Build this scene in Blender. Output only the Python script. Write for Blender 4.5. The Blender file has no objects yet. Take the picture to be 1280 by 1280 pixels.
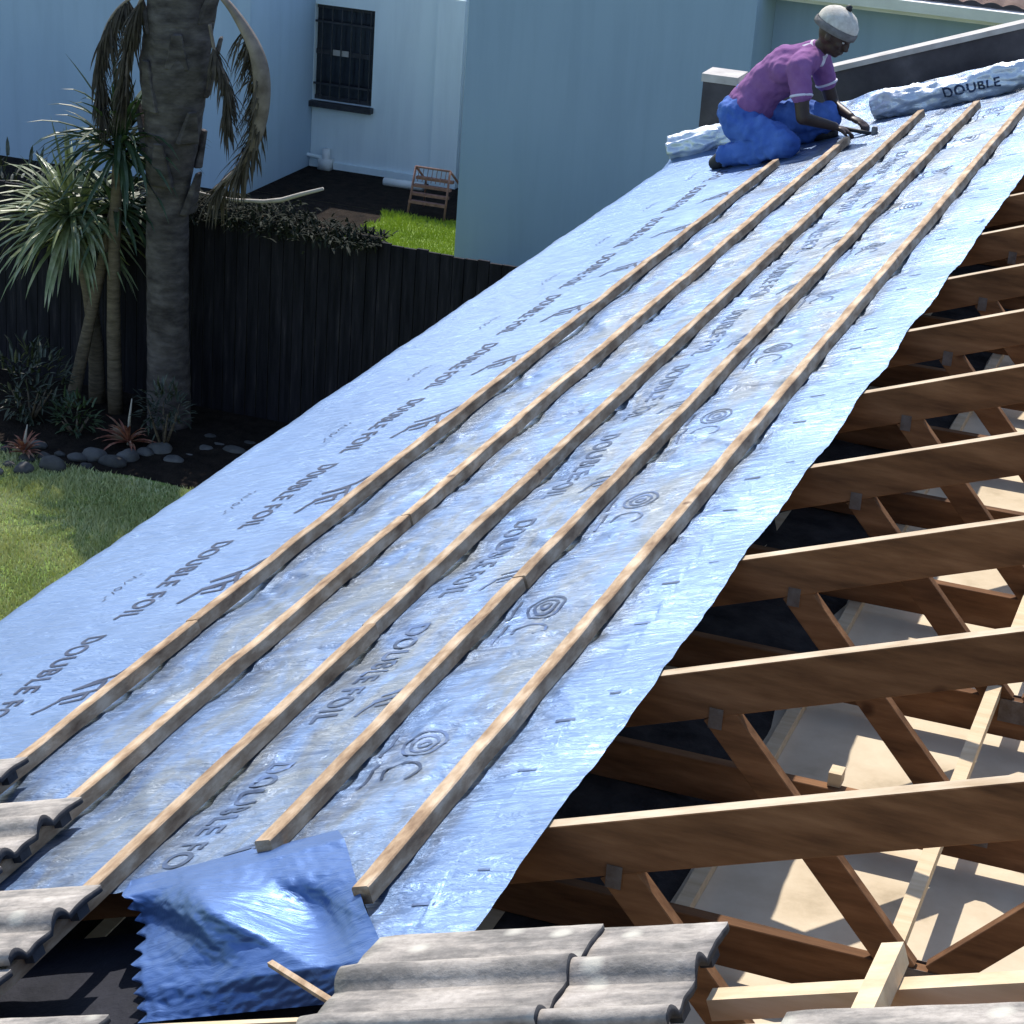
import bpy, bmesh, math, random
from mathutils import Vector, Matrix, noise
random.seed(7)
PI=math.pi; sin=math.sin; cos=math.cos
sc=bpy.context.scene
COL=sc.collection
TH=math.radians(20); CT=cos(TH); ST=sin(TH)
G=.345; S=.76; GZ=-3.0
V=Vector
# ---------------------------------------------------------------- helpers
CAM=V((2.682,-3.757,2.770))
MR=None
def rod(w):
    w=V(w); return Matrix.Rotation(w.length,3,w.normalized())
def R(u,v,n=0): return V((v*CT-n*ST,u,v*ST+n*CT))          # roof frame -> world
def tag(o,label=None,cat=None,group=None,kind=None):
    if label: o['label']=label
    if cat: o['category']=cat
    if group: o['group']=group
    if kind: o['kind']=kind
    return o
def empty(name,loc,rot=(0,0,0)):
    o=bpy.data.objects.new(name,None); COL.objects.link(o); o.location=loc; o.rotation_euler=rot; o.empty_display_size=.1
    return o
def thing(name,label,cat,loc=(0,0,0),group=None,rot=(0,0,0)):
    return tag(empty(name,loc,rot),label,cat,group)
def mk(name,bm,mat,parent=None,smooth=False,world=True):
    """link a bmesh as one mesh object; world coords are made local to the parent"""
    if parent is not None and world:
        mw=Matrix.LocRotScale(parent.location,parent.rotation_euler,None)
        if parent.parent is not None:
            pp=parent.parent; mw=Matrix.LocRotScale(pp.location,pp.rotation_euler,None)@mw
        bm.transform(mw.inverted())
    me=bpy.data.meshes.new(name); bm.to_mesh(me); bm.free()
    mats=mat if isinstance(mat,(list,tuple)) else [mat]
    for m in mats: me.materials.append(m)
    if smooth:
        me.shade_smooth()
    o=bpy.data.objects.new(name,me); COL.objects.link(o)
    if parent is not None: o.parent=parent
    return o
def hexa(bm,pts,mi=0):
    """8 points: bottom 4 then top 4"""
    vs=[bm.verts.new(p) for p in pts]
    for f in ((3,2,1,0),(4,5,6,7),(0,1,5,4),(1,2,6,5),(2,3,7,6),(3,0,4,7)):
        fc=bm.faces.new([vs[i] for i in f]); fc.material_index=mi
def box(bm,x0,x1,y0,y1,z0,z1,mi=0):
    hexa(bm,[(x0,y0,z0),(x1,y0,z0),(x1,y1,z0),(x0,y1,z0),(x0,y0,z1),(x1,y0,z1),(x1,y1,z1),(x0,y1,z1)],mi)
def bar(bm,a,b,w,h,up=(0,0,1),mi=0):
    """square bar from a to b, w across, h along up"""
    a=V(a);b=V(b);d=(b-a).normalized();up=V(up);s=d.cross(up).normalized();t=s.cross(d).normalized()
    s*=w/2;t*=h/2
    hexa(bm,[a-s-t,a+s-t,b+s-t,b-s-t,a-s+t,a+s+t,b+s+t,b-s+t],mi)
def tube(bm,pts,rad,seg=8,cap=True,mi=0):
    pts=[V(p) for p in pts]; rings=[]
    r=rad if isinstance(rad,(list,tuple)) else [rad]*len(pts)
    ref=V((0.13,0.2,1)).normalized()
    prev=None
    for i,p in enumerate(pts):
        d=(pts[min(i+1,len(pts)-1)]-pts[max(i-1,0)]).normalized()
        if prev is None:
            s=d.cross(ref)
            if s.length<.1: s=d.cross(V((1,0,0)))
            s.normalize()
        else:
            s=(prev-d*prev.dot(d)).normalized()
        prev=s
        t=d.cross(s)
        rings.append([bm.verts.new(p+(s*cos(2*PI*k/seg)+t*sin(2*PI*k/seg))*r[i]) for k in range(seg)])
    for a,b in zip(rings,rings[1:]):
        for k in range(seg):
            f=bm.faces.new((a[k],a[(k+1)%seg],b[(k+1)%seg],b[k])); f.material_index=mi
    if cap:
        bm.faces.new(rings[0][::-1]).material_index=mi; bm.faces.new(rings[-1]).material_index=mi
def ball(bm,c,r,seg=16,rot=None):
    if not isinstance(r,(tuple,list)): r=(r,r,r)
    m=Matrix.Translation(V(c))
    if rot is not None: m=m@rot
    m=m@Matrix.Diagonal((r[0],r[1],r[2],1))
    bmesh.ops.create_uvsphere(bm,u_segments=seg,v_segments=max(6,seg//2),radius=1,matrix=m)
def fuse(name,bm,vox,mat,parent,smooth_it=3,disp=None):
    """union overlapping closed shapes into ONE continuous surface"""
    me=bpy.data.meshes.new('tmp'); bm.to_mesh(me); bm.free()
    o=bpy.data.objects.new('tmp',me); COL.objects.link(o)
    m=o.modifiers.new('r','REMESH'); m.mode='VOXEL'; m.voxel_size=vox
    s=o.modifiers.new('s','SMOOTH'); s.iterations=smooth_it; s.factor=.5
    dg=bpy.context.evaluated_depsgraph_get(); dg.update()
    me2=bpy.data.meshes.new_from_object(o.evaluated_get(dg))
    bpy.data.objects.remove(o); bpy.data.meshes.remove(me)
    b=bmesh.new(); b.from_mesh(me2); bpy.data.meshes.remove(me2)
    if disp:
        b.normal_update()
        for v in b.verts: v.co+=v.normal*disp(v.co)
    return mk(name,b,mat,parent,smooth=True)
def copy_tree(root,loc,label,parts=True):
    r=root.copy(); COL.objects.link(r); r.location=loc; r['label']=label
    if parts:
        for ch in list(root.children):
            c=ch.copy(); COL.objects.link(c); c.parent=r
            for g in list(ch.children):
                d=g.copy(); COL.objects.link(d); d.parent=c
    return r
# camera rotation (columns of the camera matrix in the world)
CR=Matrix(((0.938,0.185,-0.294),(0.341,-0.326,0.882),(0.067,-0.927,-0.368)))
import math as _m
def _cam():
    w=(-1.289681920671278,-0.6026318245766229,-1.1866506693164731)
    Rm=rod(w)                                     # columns: U, Vd, -N in camera axes (x right, y down, z forward)
    U=Rm.col[0]; Vv=Rm.col[1]; N=-Rm.col[2]
    Z=N*CT+Vv*ST; H=Vv*CT-N*ST
    M=Matrix((H,U,Z))                              # world = M @ cam
    t=V((-1.4223608207769003,0.8497856881849325,5.121660728086591))
    return M,-(M@t)
MR,CAM=_cam()
F=2835.5
def at(x,y,axis,val):
    """a point of the place seen along a line of sight, at a known distance or height"""
    d=MR@V(((x-640)/F,(y-640)/F,1)); t=(val-CAM[axis])/d[axis]; return CAM+d*t
# ---------------------------------------------------------------- materials
def new_mat(name):
    m=bpy.data.materials.new(name); m.use_nodes=True
    nt=m.node_tree; b=nt.nodes['Principled BSDF']; return m,nt,b
def N(nt,t,**k):
    n=nt.nodes.new(t)
    for a,v in k.items():
        if a in n.inputs: n.inputs[a].default_value=v
        else: setattr(n,a,v)
    return n
def ramp(nt,src,stops):
    r=nt.nodes.new('ShaderNodeValToRGB'); cr=r.color_ramp
    while len(cr.elements)<len(stops): cr.elements.new(.5)
    for e,(p,c) in zip(cr.elements,stops): e.position=p; e.color=(*c,1)
    nt.links.new(src,r.inputs[0]); return r.outputs[0]
def coords(nt,scale=(1,1,1),kind='Object',rot=(0,0,0)):
    tc=nt.nodes.new('ShaderNodeTexCoord'); mp=nt.nodes.new('ShaderNodeMapping'); mp.inputs['Scale'].default_value=scale; mp.inputs['Rotation'].default_value=rot
    nt.links.new(tc.outputs[kind],mp.inputs[0]); return mp.outputs[0]
def noise_mat(name,stops,scale=8,stretch=(1,1,1),rough=.8,bump=.2,bscale=40,detail=6,dist=.01,metal=0,rot=(0,0,0),spec=.4,lo=.3,hi=.7,vary=0,knots=0,streak=0):
    m,nt,b=new_mat(name); co=coords(nt,stretch,rot=rot); oi=N(nt,'ShaderNodeObjectInfo')
    ad=nt.nodes.new('ShaderNodeVectorMath'); ad.operation='ADD'
    sc_=nt.nodes.new('ShaderNodeMath'); sc_.operation='MULTIPLY'; sc_.inputs[1].default_value=37.
    nt.links.new(oi.outputs['Random'],sc_.inputs[0]); nt.links.new(co,ad.inputs[0]); nt.links.new(sc_.outputs[0],ad.inputs[1]); co=ad.outputs[0]
    n=N(nt,'ShaderNodeTexNoise',Scale=scale,Detail=detail,Roughness=.6); nt.links.new(co,n.inputs['Vector'])
    k=len(stops); out=ramp(nt,n.outputs['Fac'],[(lo+(hi-lo)*i/(k-1),c) for i,c in enumerate(stops)])
    if knots:
        vo=N(nt,'ShaderNodeTexVoronoi',Scale=knots); cok=coords(nt,(1,1,1)); adk=nt.nodes.new('ShaderNodeVectorMath'); adk.operation='ADD'; nt.links.new(cok,adk.inputs[0]); nt.links.new(sc_.outputs[0],adk.inputs[1]); nt.links.new(adk.outputs[0],vo.inputs['Vector'])
        rk_=ramp(nt,vo.outputs['Distance'],[(.045,(.28,.22,.2)),(.09,(1,1,1))]); mk_=N(nt,'ShaderNodeMixRGB',blend_type='MULTIPLY'); mk_.inputs[0].default_value=.85
        nt.links.new(out,mk_.inputs[1]); nt.links.new(rk_,mk_.inputs[2]); out=mk_.outputs[0]
    if streak:
        cs=coords(nt,(2.2,2.2,.22)); ns=N(nt,'ShaderNodeTexNoise',Scale=2.0,Detail=7,Roughness=.65,Distortion=.3); nt.links.new(cs,ns.inputs['Vector'])
        rs=ramp(nt,ns.outputs['Fac'],[(.35,(1-streak,1-streak*.95,1-streak*.85)),(.55,(1,1,1))]); ms=N(nt,'ShaderNodeMixRGB',blend_type='MULTIPLY'); ms.inputs[0].default_value=1
        nt.links.new(out,ms.inputs[1]); nt.links.new(rs,ms.inputs[2]); out=ms.outputs[0]
    if vary:
        hs=N(nt,'ShaderNodeHueSaturation'); mr=N(nt,'ShaderNodeMapRange'); mr.inputs['To Min'].default_value=1-vary; mr.inputs['To Max'].default_value=1+vary
        nt.links.new(oi.outputs['Random'],mr.inputs['Value']); nt.links.new(mr.outputs[0],hs.inputs['Value']); nt.links.new(out,hs.inputs['Color']); out=hs.outputs[0]
    nt.links.new(out,b.inputs['Base Color'])
    b.inputs['Roughness'].default_value=rough; b.inputs['Metallic'].default_value=metal; b.inputs['Specular IOR Level'].default_value=spec
    if bump:
        n2=N(nt,'ShaderNodeTexNoise',Scale=bscale,Detail=5,Roughness=.65); nt.links.new(co,n2.inputs['Vector'])
        bp=N(nt,'ShaderNodeBump',Strength=bump,Distance=dist); nt.links.new(n2.outputs['Fac'],bp.inputs['Height']); nt.links.new(bp.outputs[0],b.inputs['Normal'])
    return m
M={}
M['batten']=noise_mat('pine batten',[(.15,.085,.045),(.35,.235,.14),(.56,.43,.30)],scale=3.4,stretch=(7,2.2,7),rough=.9,bump=.7,bscale=14,dist=.004,lo=.28,hi=.66,vary=.12,knots=5)
M['truss']=noise_mat('treated truss timber',[(.075,.034,.015),(.155,.072,.031),(.24,.12,.056)],scale=2.2,stretch=(1.4,9,9),rough=.85,bump=.35,bscale=12,dist=.003,vary=.15,spec=.2,knots=3.2)
M['newpine']=noise_mat('new pine',[(.50,.36,.21),(.66,.52,.34)],scale=3,stretch=(1.2,9,9),rough=.8,bump=.3,bscale=12,dist=.003)
M['plate']=noise_mat('galvanised nail plate',[(.09,.065,.05),(.15,.13,.12)],scale=30,rough=.6,metal=.3,bump=.5,bscale=120,dist=.002)
M['ceil']=noise_mat('ceiling board top',[(.34,.27,.18),(.54,.44,.31),(.62,.52,.38)],scale=3.5,rough=.95,bump=.3,bscale=30,dist=.004,lo=.25,hi=.6,spec=.1)
M['white']=noise_mat('white paint',[(.66,.66,.64),(.78,.78,.76)],scale=4,rough=.6,bump=.05)
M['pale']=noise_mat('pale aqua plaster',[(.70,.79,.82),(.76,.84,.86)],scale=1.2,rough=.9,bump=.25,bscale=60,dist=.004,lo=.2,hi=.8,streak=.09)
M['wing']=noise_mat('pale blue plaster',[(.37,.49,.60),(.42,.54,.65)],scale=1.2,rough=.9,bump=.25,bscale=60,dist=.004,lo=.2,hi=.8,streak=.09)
M['teal']=noise_mat('teal plaster',[(.285,.385,.51),(.32,.42,.54)],scale=.7,rough=.9,bump=.2,bscale=60,dist=.004,lo=.2,hi=.8,streak=.08)
M['glass']=noise_mat('dark window',[(.012,.014,.02),(.03,.033,.04)],scale=3,rough=.12,bump=0,spec=.5)
M['iron']=noise_mat('dark burglar bar',[(.02,.02,.025),(.05,.05,.055)],scale=20,rough=.5,bump=.1)
M['rust']=noise_mat('rusty red metal',[(.16,.08,.06),(.30,.17,.14)],scale=20,rough=.8,bump=.3)
M['fence']=noise_mat('dark creosoted board',[(.006,.006,.009),(.017,.016,.022),(.06,.052,.056)],scale=2.5,stretch=(9,9,.8),rough=.85,bump=.4,bscale=10,dist=.004,lo=.35,hi=.85,spec=.15)
M['parapet']=noise_mat('charcoal bitumen paint',[(.035,.032,.04),(.07,.065,.075),(.16,.15,.16)],scale=3,rough=.7,bump=.3,bscale=40,dist=.004,lo=.35,hi=.85,spec=.3)
M['coping']=noise_mat('cement coping',[(.34,.31,.29),(.52,.49,.46)],scale=8,rough=.9,bump=.4,bscale=50,dist=.003)
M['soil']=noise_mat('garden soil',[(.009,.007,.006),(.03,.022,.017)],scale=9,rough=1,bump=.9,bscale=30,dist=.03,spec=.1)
M['ground']=noise_mat('mown lawn ground',[(.12,.19,.04),(.19,.27,.07),(.26,.33,.11)],scale=3,rough=1,bump=.8,bscale=50,dist=.02,spec=.1)
M['stone']=noise_mat('river stone',[(.035,.034,.034),(.11,.105,.10)],scale=6,rough=.8,bump=.4,bscale=25,vary=.4)
M['trunk']=noise_mat('palm trunk bark',[(.035,.03,.031),(.075,.065,.066),(.13,.115,.115)],scale=3,stretch=(2,2,5),rough=.95,bump=.5,bscale=9,dist=.02,spec=.1)
M['stem']=noise_mat('cordyline stem',[(.07,.055,.04),(.17,.135,.10)],scale=10,stretch=(1,1,5),rough=.95,bump=.5,bscale=20,spec=.1)
M['drystalk']=noise_mat('dry frond sheath',[(.10,.075,.06),(.26,.21,.18)],scale=7,rough=.8,bump=.3)
M['dryleaf']=noise_mat('dry leaflet',[(.03,.025,.018),(.09,.07,.05)],scale=12,rough=.9,bump=0,vary=.2)
M['palebranch']=noise_mat('bleached branch',[(.30,.26,.22),(.46,.42,.37)],scale=7,rough=.8,bump=.3)
M['red']=noise_mat('red bromeliad leaf',[(.10,.03,.02),(.30,.11,.07),(.36,.28,.18)],scale=12,rough=.6,bump=0)
M['tile_edge']=None
def leaf_mat(name,stops,rough=.35):
    m=noise_mat(name,stops,scale=6,rough=rough,bump=0,lo=.3,hi=.7,spec=.5)
    return m
M['strap']=leaf_mat('strap leaf',[(.10,.13,.05),(.19,.22,.10),(.38,.38,.26)],.34)
M['strapdark']=leaf_mat('dark strap leaf',[(.022,.045,.018),(.05,.08,.03)],.4)
M['shrub']=leaf_mat('shrub leaf',[(.008,.013,.006),(.022,.032,.015),(.11,.12,.09)],.5)
M['creeper']=leaf_mat('creeper leaf',[(.006,.009,.005),(.016,.022,.010)],.95)
M['palmleaf']=leaf_mat('palm leaflet',[(.035,.06,.02),(.07,.10,.035)],.4)
def grass_mat(name,a,b,c):
    m=noise_mat(name,[a,b,c],scale=2.2,rough=.6,bump=0,spec=.2,lo=.3,hi=.7); return m
M['grass']=grass_mat('grass blade',(.38,.41,.16),(.51,.52,.24),(.62,.62,.36))
M['grass2']=grass_mat('bright grass blade',(.27,.36,.035),(.36,.46,.05),(.42,.50,.09))
# roof tile: concrete, weathered where it lay in the open, paler towards the head lap
def tile_mat():
    m,nt,b=new_mat('weathered concrete tile')
    oi=N(nt,'ShaderNodeObjectInfo'); tc=nt.nodes.new('ShaderNodeTexCoord')
    ad=nt.nodes.new('ShaderNodeVectorMath'); ad.operation='ADD'; mu=nt.nodes.new('ShaderNodeMath'); mu.operation='MULTIPLY'; mu.inputs[1].default_value=23
    nt.links.new(oi.outputs['Random'],mu.inputs[0]); nt.links.new(tc.outputs['Object'],ad.inputs[0]); nt.links.new(mu.outputs[0],ad.inputs[1])
    mp=N(nt,'ShaderNodeMapping'); mp.inputs['Scale'].default_value=(1.6,5,3); nt.links.new(ad.outputs[0],mp.inputs[0])
    n1=N(nt,'ShaderNodeTexNoise',Scale=3.2,Detail=8,Roughness=.68); nt.links.new(mp.outputs[0],n1.inputs['Vector'])
    n2=N(nt,'ShaderNodeTexNoise',Scale=60,Detail=4,Roughness=.7); nt.links.new(ad.outputs[0],n2.inputs['Vector'])
    c1=ramp(nt,n1.outputs['Fac'],[(.30,(.12,.11,.10)),(.43,(.22,.20,.18)),(.54,(.36,.32,.28)),(.70,(.52,.465,.41))])
    c2=ramp(nt,n2.outputs['Fac'],[(.35,(.62,.62,.62)),(.6,(1,1,1))])
    mx=N(nt,'ShaderNodeMixRGB',blend_type='MULTIPLY'); mx.inputs[0].default_value=.55
    nt.links.new(c1,mx.inputs[1]); nt.links.new(c2,mx.inputs[2])
    # lichen
    n3=N(nt,'ShaderNodeTexVoronoi',Scale=9); nt.links.new(ad.outputs[0],n3.inputs['Vector'])
    r3=ramp(nt,n3.outputs['Distance'],[(.10,(.8,.8,.8)),(.22,(0,0,0))])
    mx2=N(nt,'ShaderNodeMixRGB'); nt.links.new(r3,mx2.inputs[0]); nt.links.new(mx.outputs[0],mx2.inputs[1]); mx2.inputs[2].default_value=(.50,.47,.40,1)
    nt.links.new(mx2.outputs[0],b.inputs['Base Color']); b.inputs['Roughness'].default_value=.9; b.inputs['Specular IOR Level'].default_value=.25
    bp=N(nt,'ShaderNodeBump',Strength=.6,Distance=.003); nt.links.new(n2.outputs['Fac'],bp.inputs['Height'])
    bp2=N(nt,'ShaderNodeBump',Strength=.5,Distance=.006); nt.links.new(n1.outputs['Fac'],bp2.inputs['Height']); nt.links.new(bp.outputs[0],bp2.inputs['Normal'])
    nt.links.new(bp2.outputs[0],b.inputs['Normal'])
    return m
M['tile']=tile_mat()
M['tilecut']=noise_mat('dark tile ends and underside',[(.035,.035,.04),(.075,.075,.08)],scale=20,rough=.95,bump=.4,bscale=60,dist=.003,spec=.1)  # darker tone on tile ends, undersides and nibs
def foil_mat(name,col,metal=.7,rough=.34,bs=.35,dulled=None,spec=.25):
    m,nt,b=new_mat(name)
    co=coords(nt,(1,1,1))
    n0=N(nt,'ShaderNodeTexNoise',Scale=1.7,Detail=4,Roughness=.6); nt.links.new(co,n0.inputs['Vector'])
    c=ramp(nt,n0.outputs['Fac'],[(.3,tuple(x*.9 for x in col)),(.7,tuple(min(1,x*1.08) for x in col))])
    if dulled:
        # greyer, darker patches in a band between the battens; the sheet's position up the slope = x cos + z sin
        sx=nt.nodes.new('ShaderNodeSeparateXYZ'); nt.links.new(co,sx.inputs[0])
        m1=nt.nodes.new('ShaderNodeMath'); m1.operation='MULTIPLY'; m1.inputs[1].default_value=CT; nt.links.new(sx.outputs['X'],m1.inputs[0])
        m2=nt.nodes.new('ShaderNodeMath'); m2.operation='MULTIPLY_ADD'; m2.inputs[1].default_value=ST; nt.links.new(sx.outputs['Z'],m2.inputs[0]); nt.links.new(m1.outputs[0],m2.inputs[2])
        band=nt.nodes.new('ShaderNodeMapRange'); band.interpolation_type='SMOOTHSTEP'
        for k,v in (('From Min',-.25),('From Max',.15)): band.inputs[k].default_value=v
        nt.links.new(m2.outputs[0],band.inputs['Value'])
        band2=nt.nodes.new('ShaderNodeMapRange'); band2.interpolation_type='SMOOTHSTEP'
        for k,v in (('From Min',1.52),('From Max',1.36)): band2.inputs[k].default_value=v
        nt.links.new(m2.outputs[0],band2.inputs['Value'])
        bb=nt.nodes.new('ShaderNodeMath'); bb.operation='MULTIPLY'; nt.links.new(band.outputs[0],bb.inputs[0]); nt.links.new(band2.outputs[0],bb.inputs[1])
        n9=N(nt,'ShaderNodeTexNoise',Scale=2.4,Detail=7,Roughness=.68,Distortion=.5); co9=coords(nt,(3.2,.9,3.2)); nt.links.new(co9,n9.inputs['Vector'])
        r9=ramp(nt,n9.outputs['Fac'],[(.40,(0,0,0)),(.60,(1,1,1))])
        gm=nt.nodes.new('ShaderNodeMath'); gm.operation='MULTIPLY'; nt.links.new(r9,gm.inputs[0]); nt.links.new(bb.outputs[0],gm.inputs[1])
        mx9=N(nt,'ShaderNodeMixRGB'); nt.links.new(gm.outputs[0],mx9.inputs[0]); nt.links.new(c,mx9.inputs[1]); mx9.inputs[2].default_value=(*dulled,1); c=mx9.outputs[0]
        n8=N(nt,'ShaderNodeTexNoise',Scale=9,Detail=6,Roughness=.7); co8=coords(nt,(1.6,1,1.6)); nt.links.new(co8,n8.inputs['Vector'])
        r8=ramp(nt,n8.outputs['Fac'],[(.30,(.62,.60,.60)),(.50,(1,1,1))])
        mx8=N(nt,'ShaderNodeMixRGB',blend_type='MULTIPLY'); nt.links.new(bb.outputs[0],mx8.inputs[0]); nt.links.new(c,mx8.inputs[1]); nt.links.new(r8,mx8.inputs[2]); c=mx8.outputs[0]
    nt.links.new(c,b.inputs['Base Color']); b.inputs['Metallic'].default_value=metal; b.inputs['Roughness'].default_value=rough; b.inputs['Specular IOR Level'].default_value=spec
    co2=coords(nt,(3,11,3),rot=(0,0,.25)); n1=N(nt,'ShaderNodeTexNoise',Scale=3.2,Detail=7,Roughness=.6,Distortion=.8); nt.links.new(co2,n1.inputs['Vector'])
    n2=N(nt,'ShaderNodeTexVoronoi',Scale=20); n2.feature='DISTANCE_TO_EDGE'; co3=coords(nt,(1,2,1)); nt.links.new(co3,n2.inputs['Vector'])
    b1=N(nt,'ShaderNodeBump',Strength=bs,Distance=.012); nt.links.new(n1.outputs['Fac'],b1.inputs['Height'])
    b2=N(nt,'ShaderNodeBump',Strength=.16,Distance=.004); nt.links.new(n2.outputs['Distance'],b2.inputs['Height']); nt.links.new(b1.outputs[0],b2.inputs['Normal'])
    nt.links.new(b2.outputs[0],b.inputs['Normal'])
    return m
M['foil']=foil_mat('reflective roofing foil',(.145,.225,.39),.58,.36,.8,(.165,.19,.225))
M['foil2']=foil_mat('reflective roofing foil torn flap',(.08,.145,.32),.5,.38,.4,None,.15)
M['foil3']=foil_mat('crumpled unrolled foil',(.60,.65,.72),.5,.36,.6)
M['ink']=noise_mat('blue grey print',[(.025,.035,.07),(.04,.055,.10),(.10,.14,.24)],scale=9,rough=.6,bump=0,metal=.1,lo=.3,hi=.85,spec=.2)
M['ink2']=noise_mat('scuffed print',[(.03,.045,.08),(.06,.09,.16),(.11,.17,.32)],scale=11,rough=.5,bump=0,metal=.3,lo=.32,hi=.66,spec=.2)
M['lit_edge']=noise_mat('sunlit timber edge',[(.38,.28,.18),(.60,.49,.36)],scale=2.2,stretch=(1.4,9,9),rough=.9,bump=.35,bscale=12,dist=.003,spec=.1)  # paler copy of the truss timber, sunlight put into the top-face colour
M['skin']=noise_mat('dark brown skin',[(.035,.019,.013),(.055,.03,.021)],scale=20,rough=.5,bump=.1)
M['shirt']=noise_mat('purple knit shirt',[(.22,.09,.235),(.29,.135,.30)],scale=12,rough=.95,bump=.4,bscale=90,dist=.003,spec=.15)
M['trim']=noise_mat('pale shirt trim',[(.62,.58,.64),(.72,.68,.74)],scale=12,rough=.9,bump=.2)
M['denim']=noise_mat('blue work trousers',[(.04,.09,.31),(.065,.14,.42),(.12,.22,.54)],scale=5,rough=.85,bump=.5,bscale=40,dist=.006,lo=.3,hi=.72,spec=.2)
M['wool']=noise_mat('cream wool',[(.46,.42,.36),(.66,.62,.55)],scale=30,rough=1,bump=.6,bscale=110,dist=.004,spec=.1)
M['greywool']=noise_mat('grey wool band',[(.28,.26,.26),(.40,.38,.37)],scale=30,rough=1,bump=.5,bscale=110,dist=.004,spec=.1)
M['black']=noise_mat('black rubber',[(.012,.012,.014),(.03,.03,.034)],scale=20,rough=.6,bump=.2)
M['steel']=noise_mat('worn steel',[(.12,.12,.13),(.3,.3,.31)],scale=20,rough=.4,bump=.1,metal=.8)
M['eye']=noise_mat('eye white',[(.5,.48,.45),(.6,.58,.55)],scale=10,rough=.3,bump=0)
# ---------------------------------------------------------------- ground and lawns
bm=bmesh.new()
bmesh.ops.create_grid(bm,x_segments=2,y_segments=2,size=150,matrix=Matrix.Translation((0,60,GZ)))
tag(mk('ground',bm,M['ground']),kind='structure')
bm=bmesh.new()
xs=[-11+.25*i for i in range(65)]
prev=None
for i,x in enumerate(xs):
    e=9.42+.10*sin(x*1.7)+.05*sin(x*5.3)
    a=bm.verts.new((x,e,GZ+.004)); m_=bm.verts.new((x,10.0,GZ+.05)); b=bm.verts.new((x,10.95,GZ+.05))
    if prev: bm.faces.new((prev[0],a,m_,prev[1])); bm.faces.new((prev[1],m_,b,prev[2]))
    prev=(a,m_,b)
tag(mk('garden_bed',bm,M['soil']),kind='structure')
def grass(name,x0,x1,y0,y1,n,mat,hmin,hmax,keep=None):
    vs=[];fs=[]
    rnd=random.Random(5)
    for i in range(n):
        x=rnd.uniform(x0,x1); y=rnd.uniform(y0,y1)
        if keep and not keep(x,y): continue
        h=rnd.uniform(hmin,hmax)*(1+.5*noise.noise(V((x*2,y*2,0)))); a=rnd.uniform(0,2*PI); w=.004
        dx,dy=cos(a)*w,sin(a)*w; lx,ly=rnd.gauss(0,.35)*h,rnd.gauss(0,.35)*h
        k=len(vs); vs+= [(x-dx,y-dy,GZ),(x+dx,y+dy,GZ),(x+lx*.4+dx*.7,y+ly*.4+dy*.7,GZ+h*.6),(x+lx,y+ly,GZ+h)]
        fs+= [(k,k+1,k+2),(k,k+2,k+3)]
    me=bpy.data.meshes.new(name); me.from_pydata(vs,[],fs); me.materials.append(mat)
    o=bpy.data.objects.new(name,me); COL.objects.link(o); return o
_a=at(436,296,2,GZ); _b=at(486,266,2,GZ); _c=at(560,259,2,GZ)
def xedge(y): return _a.x+(_b.x-_a.x)*(y-_a.y)/(_b.y-_a.y)+.10*noise.noise(V((y*3,0,0)))
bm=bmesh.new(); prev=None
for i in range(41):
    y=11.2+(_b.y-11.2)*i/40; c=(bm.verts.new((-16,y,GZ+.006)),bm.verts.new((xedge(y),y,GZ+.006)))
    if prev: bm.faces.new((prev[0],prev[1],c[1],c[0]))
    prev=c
tag(mk('ground_shade',bm,M['soil']),kind='structure')  # shadowed ground, its shade put in as a soil-coloured patch
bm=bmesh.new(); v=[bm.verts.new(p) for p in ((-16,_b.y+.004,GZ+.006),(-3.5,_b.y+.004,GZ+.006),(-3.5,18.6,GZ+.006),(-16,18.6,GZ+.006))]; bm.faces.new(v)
tag(mk('wall_shade',bm,M['soil']),kind='structure')  # house shadow on the ground, painted as a dark soil-coloured strip
tag(grass('lawn_grass',-6.2,-2.4,6.2,9.55,95000,M['grass'],.02,.045,lambda x,y:y<9.40+.1*sin(x*1.7)),'short sunlit green grass of the near lawn','grass',kind='stuff')
tag(grass('lawn_grass',-8.2,-4.0,13.5,18.2,70000,M['grass2'],.03,.06,lambda x,y:y<_b.y and x>xedge(y)),'bright green grass of the neighbouring lawn beyond the dark fence','grass',kind='stuff')
# ---------------------------------------------------------------- garden stones
rnd=random.Random(3)
looks=['flat pale','round grey','long low grey','lumpy brown grey','small whitish','squat dark','egg shaped grey','broad dark flat']
def stone(x,y,r,label):
    o=thing('garden_stone',label,'stone',(x,y,GZ),'stones edging the garden bed')
    bm=bmesh.new(); bmesh.ops.create_icosphere(bm,subdivisions=3,radius=1)
    sx,sy,sz=r*rnd.uniform(.9,1.3),r*rnd.uniform(.7,1),r*rnd.uniform(.5,.75); s=rnd.random()*50
    for v in bm.verts:
        k=1+.22*noise.noise(v.co*1.3+V((s,0,0)))
        v.co=V((x+v.co.x*sx*k,y+v.co.y*sy*k,GZ+sz*.55+v.co.z*sz*k))
    bpy.data.objects.remove(o)
    ob=mk('garden_stone',bm,M['stone'],smooth=True); tag(ob,label,'stone','stones edging the garden bed')
spots=[(-5,588),(12,578),(34,572),(55,570),(75,566),(97,571),(118,569),(141,577),(160,571),(182,566),(200,563),(217,574),(236,569),(257,563),(273,558),(292,566),(312,556),(330,564),(349,555),(30,586),(66,582),(108,580),(232,553),(262,548),(8,560),(48,556)]
places=['at the bed\'s left edge','below the leafy shrub','under the lit strap leaves','beside the shrub foot','near the slim stem','left of the red bromeliad','under the red bromeliad','right of the red bromeliad','at the foot of the thick palm','just right of the palm foot','in deep fence shade','close to the foil edge','at the lawn edge']
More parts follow.
